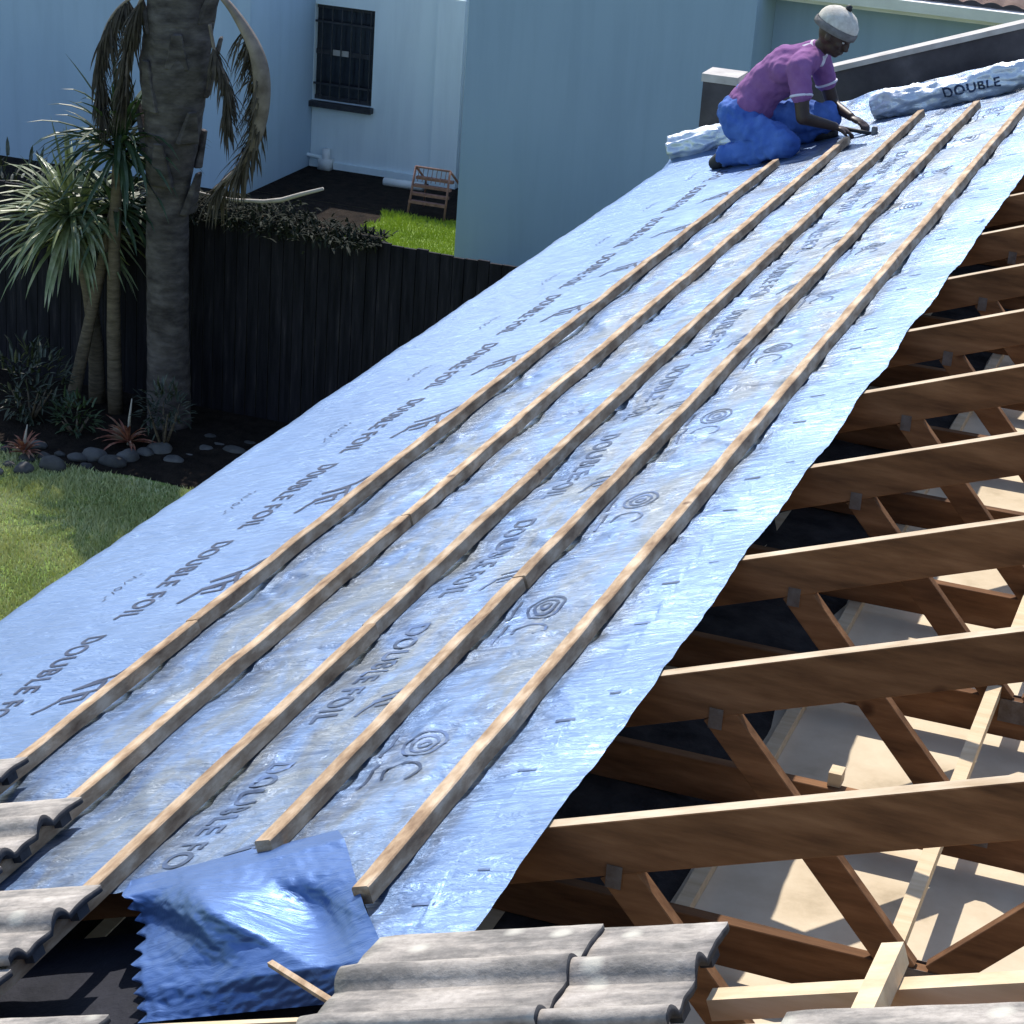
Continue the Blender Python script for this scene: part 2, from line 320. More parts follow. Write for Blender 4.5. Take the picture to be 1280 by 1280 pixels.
for i,(px,py) in enumerate(spots):
    p=at(px,py,2,GZ+.03); r=rnd.choice((.04,.05,.065,.085))
    lab='%s stone %s, %s from left'%(looks[i%8],places[min(12,int((px+5)/28))],['first','second','third','fourth','fifth','sixth','seventh','eighth','ninth','tenth','eleventh','twelfth','thirteenth','fourteenth','fifteenth','sixteenth','seventeenth','eighteenth','nineteenth'][i] if i<19 else ['first in front','second in front','third in front','first behind','second behind','third behind','fourth behind'][i-19])
    stone(p.x,p.y,r,lab)
# ---------------------------------------------------------------- plants
def blade(bm,base,d,L,w,droop,seg=6,fold=.25,mi=0):
    """long strap leaf leaving base in direction d, bending down"""
    p=V(base); d=V(d).normalized(); st=L/seg; rows=[]
    for i in range(seg+1):
        t=i/seg; ww=w*(.55+.9*t-1.45*t**2.3) if t<1 else 0.0008
        side=d.cross(V((0,0,1)))
        if side.length<.05: side=V((1,0,0))
        side.normalize(); up=side.cross(d)
        rows.append([bm.verts.new(p-side*ww/2+up*ww*fold),bm.verts.new(p),bm.verts.new(p+side*ww/2+up*ww*fold)])
        p=p+d*st; d=(d+V((0,0,-1))*droop*st/L*(0.5+1.6*t)).normalized()
    for a,b in zip(rows,rows[1:]):
        bm.faces.new((a[0],a[1],b[1],b[0])).material_index=mi; bm.faces.new((a[1],a[2],b[2],b[1])).material_index=mi
def cordyline(base,top,rad,nl,label,mat,bend=0,seed=1,L=.6):
    r=random.Random(seed); base=V(base);top=V(top)
    o=thing('cordyline',label,'plant',base)
    bm=bmesh.new(); pts=[base.lerp(top,t)+V((bend*sin(PI*t),0,0)) for t in [i/10 for i in range(11)]]
    tube(bm,pts,[rad*(1.25-.45*i/10+.06*(i%2)) for i in range(11)],10); mk('trunk',bm,M['stem'],o,True)
    bm=bmesh.new()
    for i in range(nl):
        e=math.asin(r.uniform(-.55,1)); a=r.uniform(0,2*PI)
        d=V((cos(a)*cos(e),sin(a)*cos(e),sin(e))); b0=top+V((d.x*.03,d.y*.03,r.uniform(-.16,.06)))
        blade(bm,b0,d,L*r.uniform(.75,1.1),r.uniform(.042,.066),r.uniform(.6,1.6) if e<1 else r.uniform(.1,.5))
    mk('leaf_crown',bm,mat,o); return o
cordyline((-5.41,10.5,GZ+.04),(-5.62,10.5,-1.55),.05,210,'broad cordyline with sunlit drooping strap leaves, nearest of the leafy heads',M['strap'],.06,2,.70)
cordyline((-5.17,10.35,GZ+.04),(-5.12,10.3,-.86),.045,120,'tall dark cordyline with its head against the thick palm trunk',M['strapdark'],-.03,4,.62)
cordyline((-5.52,10.3,GZ+.04),(-5.20,10.4,-1.35),.04,60,'slanting cordyline stem with a small dark head behind the lit one',M['strapdark'],.0,9,.5)
# thick palm
def palm():
    o=thing('palm_tree','thick grey palm trunk with ragged old frond bases, rising out of the picture','tree',(-4.74,10.35,GZ+.03))
    bm=bmesh.new(); seg=28; rings=[]; x0,y0=-4.74,10.35
    n=190
    for i in range(n+1):
        z=GZ+.03+i*(7.4/n); t=i/n
        cx=x0+ .02*sin(z*1.3)+ (.10*min(2.2,max(0,(z+1.3)))/2)
        r=.150+.02*math.exp(-(z-GZ)*3)+ (.09*min(1,max(0,(z+1.25)/.9)))
        rg=[]
        for k in range(seg):
            a=2*PI*k/seg; rr=r*(1+.014*sin(i*2*PI/4.0)+.06*noise.noise(V((cos(a)*1.5,sin(a)*1.5,z*3)))+ (.11*noise.noise(V((cos(a)*2.2,sin(a)*2.2,z*1.8)))*min(1,max(0,(z+1.3)/.6))))
            rg.append(bm.verts.new((cx+cos(a)*rr,y0+sin(a)*rr,z)))
        rings.append(rg)
    for a,b in zip(rings,rings[1:]):
        for k in range(seg): bm.faces.new((a[k],a[(k+1)%seg],b[(k+1)%seg],b[k]))
    bm.faces.new(rings[-1])
    mk('trunk',bm,M['trunk'],o,True)
    # old frond bases (boots)
    r=random.Random(11); bm=bmesh.new()
    for i in range(20):
        a=i*2.4; z=-1.35+i*.105; rr=.17+.07*min(1,(z+1.35)/.8); cx=x0+.10*max(0,(z+1.3))/2
        d=V((cos(a),sin(a),0)); p=V((cx,y0,z))+d*rr*.85
        L=r.uniform(.22,.42)
        s=V((-sin(a),cos(a),0))
        w=.085; th=.03
        q=p+d*r.uniform(.05,.10)+V((0,0,L))
        hexa(bm,[p-s*w-d*th,p+s*w-d*th,p+s*w+d*th,p-s*w+d*th,q-s*w*.4-d*.01,q+s*w*.4-d*.01,q+s*w*.4+d*.015,q-s*w*.4+d*.015])
    bmesh.ops.bevel(bm,geom=bm.edges[:],offset=.008,segments=1,affect='EDGES')
    mk('frond_base',bm,M['trunk'],o); 
    # dry fronds hanging against the trunk
    def hang(pts,seed,side,n=70,L=(.12,.34),sheath=True):
        r=random.Random(seed); pts=[V(p) for p in pts]; dense=[]
        for a,b,c,d in zip([pts[0]]+pts[:-2],pts[:-1],pts[1:],pts[2:]+[pts[-1]]):
            for k in range(8):
                t=k/8; dense.append(.5*((2*b)+(-a+c)*t+(2*a-5*b+4*c-d)*t*t+(-a+3*b-3*c+d)*t**3))
        dense.append(pts[-1])
        bm=bmesh.new(); m_=len(dense)
        tube(bm,dense,[.018+.045*sin(PI*min(1,i/m_*1.02))**2 if sheath else .012 for i in range(m_)],8)
        st=mk('dry_frond',bm,M['drystalk'],o,True)
        bm=bmesh.new()
        for i in range(n):
            p=dense[int(r.uniform(.25,1)*(m_-1))]
            d=V((side*r.uniform(-.1,.7),r.uniform(-.5,.5),-r.uniform(.4,1)))
            blade(bm,p,d,r.uniform(*L),r.uniform(.014,.028),r.uniform(.8,2.2),4)
        mk('leaflets',bm,M['dryleaf'],st)
    y=10.15
    hang([at(262,-20,1,y),at(292,14,1,y),at(318,60,1,y),at(327,105,1,y),at(322,160,1,y),at(303,205,1,y),at(268,238,1,y)],21,-1,420,(.14,.36))
    hang([at(262,30,1,y),at(270,70,1,y),at(285,110,1,y),at(280,160,1,y)],22,.6,260,(.10,.28),False)
    hang([at(196,-15,1,y),at(160,0,1,y),at(135,30,1,y),at(122,80,1,y),at(126,140,1,y)],23,.8,330,(.12,.32),False)
    hang([at(190,-25,1,y),at(172,10,1,y),at(160,60,1,y),at(156,120,1,y)],24,-.5,330,(.12,.34),False)
    # living crown above
    top=V((x0+.16,y0,GZ+7.4))
    for i in range(11):
        a=i*2*PI/11+.3; d=V((cos(a)*.55,sin(a)*.55,1)).normalized(); pts=[];p=top.copy()
        for k in range(12): pts.append(p.copy()); p=p+d*.15; d=(d+V((cos(a)*.09,sin(a)*.09,-.13))).normalized()
        bm=bmesh.new(); tube(bm,pts,[.02*(1-k/13) for k in range(12)],6)
        fr=mk('green_frond',bm,M['stem'],o,True); bm=bmesh.new(); s=V((-sin(a),cos(a),0))
        for k in range(2,12):
            for j in (0,.5):
                q=pts[k] if j==0 or k==11 else pts[k].lerp(pts[k+1],.5)
                for sd in (-1,1): blade(bm,q,s*sd+V((cos(a)*.5,sin(a)*.5,-.1)),.42*(1-.04*k),.026,1.1,4)
        mk('leaflets',bm,M['palmleaf'],fr)
palm()
def shrub(px,py,z,Y,rx,rz,n,label,mat,lsize,name='shrub',cat='shrub',seed=1,ry=None):
    c=at(px,py,1,Y); r=random.Random(seed); bm=bmesh.new()
    for i in range(n):
        while True:
            q=V((r.uniform(-1,1),r.uniform(-1,1),r.uniform(-1,1)))
            if .35<q.length<1: break
        if noise.noise(q*2.3+V((seed,0,0)))<-.12: continue
        p=V((c.x+q.x*rx,Y+q.y*(ry or rx*.7),max(GZ+.05,c.z+q.z*rz)))
        d=(q+V((r.uniform(-.7,.7),r.uniform(-.7,.7),r.uniform(-.2,1)))).normalized()
        blade(bm,p,d,lsize*r.uniform(.6,1.3),lsize*r.uniform(.22,.36),r.uniform(.2,1.2),3)
    o=thing(name,label,cat,(c.x,Y,GZ))
    mk('leaves',bm,mat,o)
    bm=bmesh.new()
    for k in range(6):
        a=k*1.1; tube(bm,[(c.x,Y,GZ),(c.x+cos(a)*rx*.3,Y+sin(a)*.08,(GZ+c.z)/2),(c.x+cos(a)*rx*.6,Y+sin(a)*.15,c.z)],[.012,.009,.004],6)
    mk('stem',bm,M['stem'],o,True); return o
shrub(38,482,0,9.95,.30,.34,420,'leafy shrub with pale edged leaves at the left edge of the bed',M['shrub'],.11,seed=3)
shrub(95,520,0,9.85,.17,.16,190,'small dark green shrub between the pale shrub and the slim stems',M['strapdark'],.09,seed=5)
shrub(205,510,0,9.9,.20,.20,260,'low dark shrub hugging the foot of the thick palm',M['shrub'],.08,seed=8)
shrub(20,262,0,11.4,.75,.42,620,'olive leafy bush filling the corner behind the strap leaves',M['shrub'],.13,seed=12)
# red bromeliads
def brom(px,py,Y,L,label,seed):
    c=at(px,py,2,GZ+.06); r=random.Random(seed); o=thing('bromeliad',label,'plant',(c.x,c.y,GZ+.03),'red bromeliads in the bed'); bm=bmesh.new()
    for i in range(34):
        e=r.uniform(.25,1.3); a=r.uniform(0,2*PI); blade(bm,(c.x,c.y,GZ+.05),(cos(a)*cos(e),sin(a)*cos(e),sin(e)),L*r.uniform(.6,1.1),.038,r.uniform(.6,1.6),5)
    mk('leaves',bm,M['red'],o)
    bm=bmesh.new(); tube(bm,[(c.x,c.y,GZ),(c.x+.01,c.y,GZ+L*.9),(c.x+.03,c.y,GZ+L*1.5)],[.012,.01,.004],6); mk('flower_stalk',bm,M['palebranch'],o,True)
brom(160,552,0,.26,'larger red bromeliad left of the thick palm foot',1)
brom(30,565,0,.18,'small red bromeliad among the stones under the pale shrub',2)
# ---------------------------------------------------------------- fence
FY=10.8
ftop=at(430,297,1,FY).z
fe=thing('timber_fence','tall dark board fence behind the garden bed','fence',(-4,FY,GZ))
x=-11.0; r=random.Random(4); bm=bmesh.new()
while x<2.4:
    w=r.uniform(.085,.10); z1=ftop+r.uniform(-.012,.012); dy=r.uniform(-.004,.004)
    box(bm,x,x+w-.006,FY-.012+dy,FY+.012+dy,GZ+.02,z1); x+=w
mk('board_panel',bm,M['fence'],fe)
for zz in (GZ+.35,ftop-.28):
    bm=bmesh.new(); box(bm,-11,2.4,FY+.018,FY+.06,zz,zz+.09); mk('rail',bm,M['fence'],fe)
for k in range(8):
    bm=bmesh.new(); box(bm,-10.9+k*1.85,-10.8+k*1.85,FY+.062,FY+.16,GZ,ftop+.02); mk('post',bm,M['fence'],fe)
# creeper heaped over the fence and the pale branch on it
r=random.Random(31)
bm=bmesh.new()
for i in range(2600):
    x=r.uniform(-5.4,-3.3); t=(x+5.4)/2.1; h=(.12+.12*noise.noise(V((x*2.3,0,3))))*sin(PI*min(1,t*1.02+.02))**.5
    p=V((x,FY+r.gauss(0,.12),ftop+r.uniform(-.30,1)*h)); d=V((r.uniform(-1,1),r.uniform(-1,.4),r.uniform(-.5,1)))
    blade(bm,p,d,r.uniform(.04,.10),r.uniform(.018,.034),1,3)
cr=thing('creeper','dark creeper heaped along the top of the board fence','plant',(-4.2,FY,ftop)); mk('leaves',bm,M['creeper'],cr)
bm=bmesh.new(); tube(bm,[(-5.3,FY,ftop+.03),(-4.6,FY+.03,ftop+.06),(-4.0,FY-.02,ftop+.05),(-3.3,FY+.02,ftop+.03)],.012,6); mk('stem',bm,M['stem'],cr,True)
y=FY-.12
bm=bmesh.new(); tube(bm,[at(232,236,1,y),at(262,244,1,y),at(292,250,1,y),at(330,252,1,y),at(352,250,1,y),at(376,243,1,y),at(404,236,1,y)],[.006,.009,.012,.015,.017,.015,.012],8)
tag(mk('dead_branch',bm,M['palebranch'],smooth=True),'long bleached branch lying on the creeper along the fence top','branch')
# ---------------------------------------------------------------- neighbour: pale house with barred window
HY=18.6
def hs(x,y,Y=HY): return at(x,y,1,Y)
ph=thing('pale_house','pale aqua plastered house with a dark barred window','house',(-8,HY,GZ))
wl,wr=hs(386,8).x,hs(464,130).x; zt,zb=hs(430,9).z,hs(425,129).z
xe=-4.2; ztop=hs(500,0).z+.10; bx=at(345,225,2,GZ).x+.02
bm=bmesh.new()
box(bm,bx,wl,HY,HY+.25,GZ-.1,ztop); box(bm,wr,xe,HY,HY+.25,GZ-.1,ztop); box(bm,wl,wr,HY,HY+.25,GZ-.1,zb); box(bm,wl,wr,HY,HY+.25,zt,ztop)
box(bm,bx,xe,HY+.25,HY+6,GZ-.1,ztop)
mk('wall',bm,M['pale'],ph)
BY=at(305,243,2,GZ).y
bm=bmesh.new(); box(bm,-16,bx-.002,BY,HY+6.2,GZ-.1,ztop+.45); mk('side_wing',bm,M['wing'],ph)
bm=bmesh.new(); box(bm,-16.3,bx+.02,BY-.05,HY+6.4,ztop+.452,ztop+.55); box(bm,bx+.03,xe+.3,HY-.02,HY+6.4,ztop+.002,ztop+.05); mk('roof_slab',bm,M['white'],ph)
px_=hs(549,60).x
bm=bmesh.new(); box(bm,px_,px_+.30,HY-.09,HY-.002,GZ-.05,ztop-.01); mk('pilaster',bm,M['pale'],ph)
bm=bmesh.new(); box(bm,bx+.004,px_-.003,HY-.03,HY-.003,GZ-.05,hs(420,186).z-.15); mk('plinth',bm,M['pale'],ph)
win=None
bm=bmesh.new(); t=.045; yy0,yy1=HY+.06,HY+.11
box(bm,wl+.004,wl+t,yy0,yy1,zb+.004,zt-.004); box(bm,wr-t,wr-.004,yy0,yy1,zb+.004,zt-.004); box(bm,wl+t,wr-t,yy0,yy1,zb+.004,zb+t); box(bm,wl+t,wr-t,yy0,yy1,zt-t,zt-.004); zm=(zt+zb)/2-.02; box(bm,wl+t,wr-t,yy0+.002,yy1-.002,zm,zm+.05)
wf=mk('window',bm,M['iron'],ph)
bm=bmesh.new(); box(bm,wl+.01,wr-.01,HY+.08,HY+.09,zb+.01,zt-.01); mk('pane',bm,M['glass'],wf)
bm=bmesh.new()
for k in range(7): 
    xx=wl+.05+k*(wr-wl-.1)/6; tube(bm,[(xx,HY+.02,zb+.02),(xx,HY+.02,zt-.02)],.008,6)
for zz in (zb+.18,zt-.18): bar(bm,(wl,HY+.02,zz),(wr,HY+.02,zz),.02,.02)
mk('burglar_bars',bm,M['iron'],wf)
bm=bmesh.new(); box(bm,wl-.06,wr+.03,HY-.09,HY-.003,zb-.06,zb+.0); mk('window_sill',bm,M['iron'],wf)
bm=bmesh.new(); box(bm,wl+.28,wl+.46,HY+.05,HY+.058,zm+.0,zm+.06); mk('latch',bm,M['coping'],wf)
# waste pipes
y=HY-.07
bm=bmesh.new(); tube(bm,[hs(354,146,y),hs(354,184,y),hs(360,188,y),hs(404,197,y)],.022,8); mk('waste_pipe',bm,M['pale'],ph,True)
bm=bmesh.new(); q=hs(408,186,y); tube(bm,[q,(q.x,y,GZ+.05)],.045,10); box(bm,q.x-.07,q.x+.07,y-.06,y+.05,GZ,GZ+.12); mk('drain_pipe',bm,M['white'],ph,True)
bm=bmesh.new(); a=at(466,232,2,GZ+.06); b=at(520,237,2,GZ+.06); tube(bm,[(a.x,HY-.35,GZ+.045),(b.x,HY-.35,GZ+.045)],.045,10)
tag(mk('plastic_pipe',bm,M['white'],smooth=True),'length of white plastic pipe lying at the foot of the pale wall','pipe')
# rusty rack leaning in the corner
rk=thing('garden_rack','rusty red metal rack standing on the bright lawn beside the teal wall','rack',at(540,272,2,GZ))
RY=rk.location.y
bm=bmesh.new()
a,b,c,d=at(520,208,1,RY),at(563,210,1,RY),at(512,268,2,GZ+.01),at(562,272,2,GZ+.01); c.y=RY;d.y=RY
c.x=a.x-.03;d.x=b.x
tube(bm,[(a.x,RY,a.z),(b.x,RY,a.z)],.012,6); tube(bm,[(a.x,RY,a.z),(c.x,RY-.1,GZ)],.012,6); tube(bm,[(b.x,RY,a.z),(d.x,RY-.1,GZ)],.012,6)
tube(bm,[(a.x,RY,a.z),(a.x,RY+.3,a.z-.2),(c.x,RY+.35,GZ)],.012,6); tube(bm,[(b.x,RY,a.z),(b.x,RY+.3,a.z-.2),(d.x,RY+.35,GZ)],.012,6)
mk('rack_frame',bm,M['rust'],rk,True)
for k in range(4):
    zz=GZ+.14+k*.07; bm=bmesh.new(); box(bm,c.x,d.x,RY-.09+.06*k,RY-.04+.06*k,zz,zz+.028); mk('slat',bm,M['rust'],rk)
bm=bmesh.new(); 
for k in range(7):
    xx=a.x+.04+k*(b.x-a.x-.08)/6; tube(bm,[(xx,RY,a.z),(xx,RY-.04,GZ+.36)],.004,5)
mk('mesh_back',bm,M['rust'],rk)
# ---------------------------------------------------------------- neighbour: teal house
TY=15.5
th_=thing('teal_house','tall plain teal plastered house with a white gutter and tiled roof','house',(-2,TY,GZ))
x0=at(568,315,1,TY).x; x1=at(944,30,1,TY).x
bm=bmesh.new(); box(bm,x0,x1,TY,TY+7,GZ-.1,.55); mk('wall',bm,M['teal'],th_)
bm=bmesh.new(); box(bm,x0-.25,x1+.2,TY-.25,TY+7.2,.552,.68); mk('roof_slab',bm,M['white'],th_)
bm=bmesh.new(); box(bm,x1+.002,9,TY+.7,TY+7,GZ-.1,.05); mk('set_back_wall',bm,M['teal'],th_)
g0=at(950,1,1,TY+.2); g1=at(1280,21,1,TY+.2)
zg=(g0.z+g1.z)/2
bm=bmesh.new(); hexa(bm,[(x1+.01,TY+.20,zg-.01),(9.2,TY+.20,zg-.01),(9.2,TY+.33,zg-.01),(x1+.01,TY+.33,zg-.01),(x1+.01,TY+.18,zg+.085),(9.2,TY+.18,zg+.085),(9.2,TY+.34,zg+.085),(x1+.01,TY+.34,zg+.085)]); mk('gutter',bm,M['white'],th_)
bm=bmesh.new(); box(bm,x1+.01,9.2,TY+.345,TY+.37,zg-.06,zg+.08); mk('fascia_board',bm,M['white'],th_)
bm=bmesh.new(); box(bm,x1+.01,9.1,TY+.372,TY+.698,zg-.05,zg-.03); mk('soffit',bm,M['white'],th_)
# pantiled roof slope: wavy
bm=bmesh.new(); rows=[]
nx=420; xa,xb=x1+.01,7.0
for j in range(17):
    rw=[]
    for i in range(nx+1):
        xx=xa+(xb-xa)*i/nx; t=j//2+(j%2); yy=TY+.28+ (j+1)//2*.33; zz=zg+.09+((j+1)//2)*.33*.42+(.022 if j%2==0 else 0)+.028*abs(sin(PI*xx/.17))
        rw.append(bm.verts.new((xx,yy,zz)))
    rows.append(rw)
for a,b in zip(rows,rows[1:]):
    for i in range(nx): bm.faces.new((a[i],a[i+1],b[i+1],b[i]))
bmesh.ops.solidify(bm,geom=bm.faces[:],thickness=.015)
M['terra']=noise_mat('pinkish roof tiles',[(.30,.20,.16),(.44,.32,.27)],scale=5,rough=.9,bump=.3)
mk('tiled_roof',bm,M['terra'],th_)
# ---------------------------------------------------------------- the house under the roof
RX=3.35; RZ=RX*math.tan(TH)
hw=thing('house_wall','outer walls carrying the opened roof, hidden below its eaves','wall',(RX,4,GZ))
bm=bmesh.new()
for (a,b,c,d) in ((0.0,.22,-4.5,10.28),(6.48,6.7,-4.5,10.28),(.222,6.478,-4.5,-4.28),(.222,6.478,10.06,10.28)):
    box(bm,a,b,c,d,GZ-.1,-.18)
mk('brick_wall',bm,M['coping'],hw)
bm=bmesh.new(); box(bm,.03,6.67,-4.4,10.25,-.178,-.172); tag(mk('ceiling',bm,M['ceil']),kind='structure')
# roof trusses
def truss(u,label,first=None):
    if first: return copy_tree(first,(0,u,0),label)
    o=thing('roof_truss',label,'roof truss',(0,u,0),'roof trusses standing across the house')
    d=.114; hw=.019
    def prism(name,poly,y0,y1,mat,par,top=False):
        bm=bmesh.new(); a=[bm.verts.new((x,y0,z)) for x,z in poly]; b=[bm.verts.new((x,y1,z)) for x,z in poly]
        bm.faces.new(a[::-1]) if False else bm.faces.new(a); bm.faces.new(b[::-1])
        n=len(poly)
        for i in range(n): bm.faces.new((a[(i+1)%n],a[i],b[i],b[(i+1)%n]))
        bmesh.ops.recalc_face_normals(bm,faces=bm.faces[:])
        bmesh.ops.bevel(bm,geom=[e for e in bm.edges if e.calc_length()>.2],offset=.002,segments=1,affect='EDGES')
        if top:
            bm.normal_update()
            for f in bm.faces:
                if f.normal.z>.8: f.material_index=1  # upward faces take the sunlit-coloured copy
        return mk(name,bm,mat,par,world=False)
    dv=d/CT; tt=math.tan(TH)
    for sgn in (1,-1):
        X=lambda x: x if sgn>0 else 2*RX-x
        e=-.90
        prism('top_chord',[(X(e),e*tt-dv),(X(RX-.001*sgn if sgn>0 else RX-.001),RZ-dv),(X(RX-.001),RZ),(X(e),e*tt)],-hw,hw,[M['truss'],M['lit_edge']],o,True)
    prism('bottom_chord',[(.02,-.135),(2*RX-.02,-.135),(2*RX-.34,-.02),(.34,-.02)],-hw+.001,hw-.001,M['truss'],o)
    def web(a,b,w=.076):
        a=V((a[0],0,a[1]));b=V((b[0],0,b[1]));dd=(b-a).normalized();s=V((-dd.z,0,dd.x))*w/2
        prism('web',[((a-s).x,(a-s).z),((b-s).x,(b-s).z),((b+s).x,(b+s).z),((a+s).x,(a+s).z)],-hw+.002,hw-.002,M['truss'],o)
    ct=lambda x:x*tt-dv
    for f in (lambda x:x, lambda x:2*RX-x):
        web((f(1.70),ct(1.70)+.01),(f(2.19),-.035)); web((f(2.27),-.03),(f(3.30),ct(3.30)+.01))
        for cx,cz,w,h in ((1.70,.495,.032,.05),(2.23,-.05,.09,.07),(.22,-.06,.16,.07)):
            for s in (-1,1):
                bm=bmesh.new(); y=s*(hw+.0015)
                box(bm,f(cx)-w/2,f(cx)+w/2,min(y,y+s*.0012),max(y,y+s*.0012),cz-h/2,cz+h/2)
                mk('nail_plate',bm,M['plate'],o,world=False)
    return o
ords=['first','second','third','fourth','fifth','sixth','seventh','eighth','ninth','tenth','eleventh','twelfth','thirteenth','fourteenth']
T0=truss(0,'brown roof truss nearest the tiles, crossing the picture lowest of the dark ones')
for k in range(1,13): truss(k*S,'brown roof truss, %s beyond the nearest dark one'%ords[k-1],T0)
T1=copy_tree(T0,(0,-.83,0),'roof truss right under the loose tiles at the bottom of the picture')
for k in (2,3,4): copy_tree(T0,(0,-.81-.76*(k-1),0),'roof truss under the standing tiles, %s before the picture edge'%ords[k-2])
# binder and ceiling battens
bm=bmesh.new(); box(bm,2.145,2.183,-1.5,10.0,-.018,.022); tag(mk('ceiling_binder',bm,M['newpine']),'pale timber runner lying along the bottom chords inside the roof','timber')
for k,xx in enumerate((.4,.8,1.2,1.6,2.62,3.0,3.4)):
    bm=bmesh.new(); box(bm,xx,xx+.038,-3.5,10.0,-.1712,-.1365); tag(mk('ceiling_batten',bm,M['newpine']),'pale ceiling batten under the trusses, %s from the eave wall'%ords[k],'batten','ceiling battens')
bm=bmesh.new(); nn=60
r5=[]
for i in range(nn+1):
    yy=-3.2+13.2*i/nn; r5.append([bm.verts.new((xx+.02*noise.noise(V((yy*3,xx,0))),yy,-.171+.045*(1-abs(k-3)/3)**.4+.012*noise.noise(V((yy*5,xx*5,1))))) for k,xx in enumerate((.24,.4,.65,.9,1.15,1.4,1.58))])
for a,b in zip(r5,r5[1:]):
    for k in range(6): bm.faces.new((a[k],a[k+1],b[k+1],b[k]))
M['ceil_shade']=noise_mat('dark ceiling shade',[(.02,.018,.018),(.06,.052,.048)],scale=9,rough=1,bump=.8,bscale=40,spec=.05)  # for an added sheet that darkens the shaded ceiling and cuts bounce
tag(mk('shade_blanket',bm,M['ceil_shade'],smooth=True),'added dark sheet standing in for shade on the ceiling under the foil side','shading')
M['voidshade']=noise_mat('dark void shade',[(.010,.011,.016),(.024,.025,.036)],scale=5,rough=.8,bump=.6,bscale=9,dist=.02,spec=.15)  # for an added dark sheet that blackens the opening in place of shade
bm=bmesh.new(); r6=[]
for i in range(41):
    r6.append([bm.verts.new(R(-1.75+1.68*i/40,-.6+2.1*j/50,-.128+.010*noise.noise(V((i*.25,j*.2,2))))) for j in range(51)])
for a,b in zip(r6,r6[1:]):
    for k in range(50): bm.faces.new((a[k],b[k],b[k+1],a[k+1]))
tag(mk('void_shade',bm,M['voidshade'],smooth=True),'added black sheet standing in for shade in the opening beside the stepped tiles','void shading')
# fascia at the eave
bm=bmesh.new(); box(bm,-.93,-.905,-3,10.2,-.56,-.365); tag(mk('fascia_board',bm,M['white']),'white board along the eave under the foil edge','board')
# ---------------------------------------------------------------- foil underlay
def sstep(a,b,x):
    t=min(1,max(0,(x-a)/(b-a))); return t*t*(3-2*t)
def fh(u,v):
    s=sin(PI*u/S)**2
    n=.003-.016*s*(.25+.75*sstep(-.7,0,v))*(1+.4*noise.noise(V((u*.9,v*1.3,5))))
    amp=.30+.70*sstep(-.25,0,v)*(1-sstep(1.42,1.5,v))
    amp*=.35+.65*s if v>-.2 else .8
    n+=amp*(.0095*noise.noise(V((u*8,v*2.2+u*1.5,0)))+.0075*noise.noise(V((u*19+v*3,v*5.5,4)))+.0028*(1-abs(noise.noise(V((u*34,v*13,9))))*2))
    # hard creases
    c=noise.noise(V((u*3.1+v*1.1,v*2.0-u*.5,20))); n+=amp*.006*max(0,1-abs(c)*9)
    if v<-.95: n-= (-.95-v)**2*3.0
    for i in range(5):
        dv=abs(v-i*G)
        if dv<.05: n=min(n,.001+max(0,dv-.03)*.4)
    if u>9.55: n+=(u-9.55)**2*.55+.03*sstep(9.55,9.9,u)*noise.noise(V((u*6,v*5,7)))
    if v>1.5: n-= .012*s*(v-1.5)/.15
    return n
def sheet(name,u0,u1,v0,v1,dn,label,nearfn=None,seed=0):
    bm=bmesh.new(); du=.016; nu=int((u1-u0)/du); nv=int((v1-v0)/.016); rows=[]
    for j in range(nv+1):
        rw=[]
        for i in range(nu+1):
            v=v0+(v1-v0)*j/nv; a=nearfn(v) if nearfn else u0; u=a+(u1-a)*i/nu
            w=0
            if j<3: w=-.006*noise.noise(V((u*2.2,seed,1)))-.006*noise.noise(V((u*9,seed,2)))
            if j>nv-3: w=.010*noise.noise(V((u*2.2,seed,3)))+.006*noise.noise(V((u*11,seed,2)))+.010*cos(2*PI*u/S)
            rw.append(bm.verts.new(R(u,v+w,fh(u,v)+dn)))
        rows.append(rw)
    for a,b in zip(rows,rows[1:]):
        for i in range(nu): bm.faces.new((a[i],b[i],b[i+1],a[i+1]))
    return bm
# print: glyph outlines cut small enough to lie on the crumpled sheet
def glyphs(txt,size,step=.014):
    cu=bpy.data.curves.new('t','FONT'); cu.body=txt; cu.size=size; cu.space_character=1.12; cu.offset=.0018
    o=bpy.data.objects.new('t',cu); COL.objects.link(o)
    dg=bpy.context.evaluated_depsgraph_get(); dg.update()
    me=bpy.data.meshes.new_from_object(o.evaluated_get(dg)); bpy.data.objects.remove(o)
    b=bmesh.new(); b.from_mesh(me); bpy.data.meshes.remove(me)
    return cutgrid(b,step)
def cutgrid(b,step=.014):
    xs=[v.co.x for v in b.verts]; ys=[v.co.y for v in b.verts]
    x=min(xs)+step
    while x<max(xs):
        bmesh.ops.bisect_plane(b,geom=b.verts[:]+b.edges[:]+b.faces[:],plane_co=(x,0,0),plane_no=(1,0,0)); x+=step
    y=min(ys)+step
    while y<max(ys):
        bmesh.ops.bisect_plane(b,geom=b.verts[:]+b.edges[:]+b.faces[:],plane_co=(0,y,0),plane_no=(0,1,0)); y+=step
    b.verts.index_update()
    r=([(v.co.x,v.co.y) for v in b.verts],[[v.index for v in f.verts] for f in b.faces]); b.free(); return r
def strokes(lines,w):
    b=bmesh.new()
    for ln in lines:
        for (x0,y0),(x1,y1) in zip(ln,ln[1:]):
            d=V((x1-x0,y1-y0,0)); s=V((-d.y,d.x,0)).normalized()*w/2; d.normalize(); d*=w*.3
            b.faces.new([b.verts.new(p) for p in (V((x0,y0,0))-d-s,V((x1,y1,0))+d-s,V((x1,y1,0))+d+s,V((x0,y0,0))-d+s)])
    return cutgrid(b)
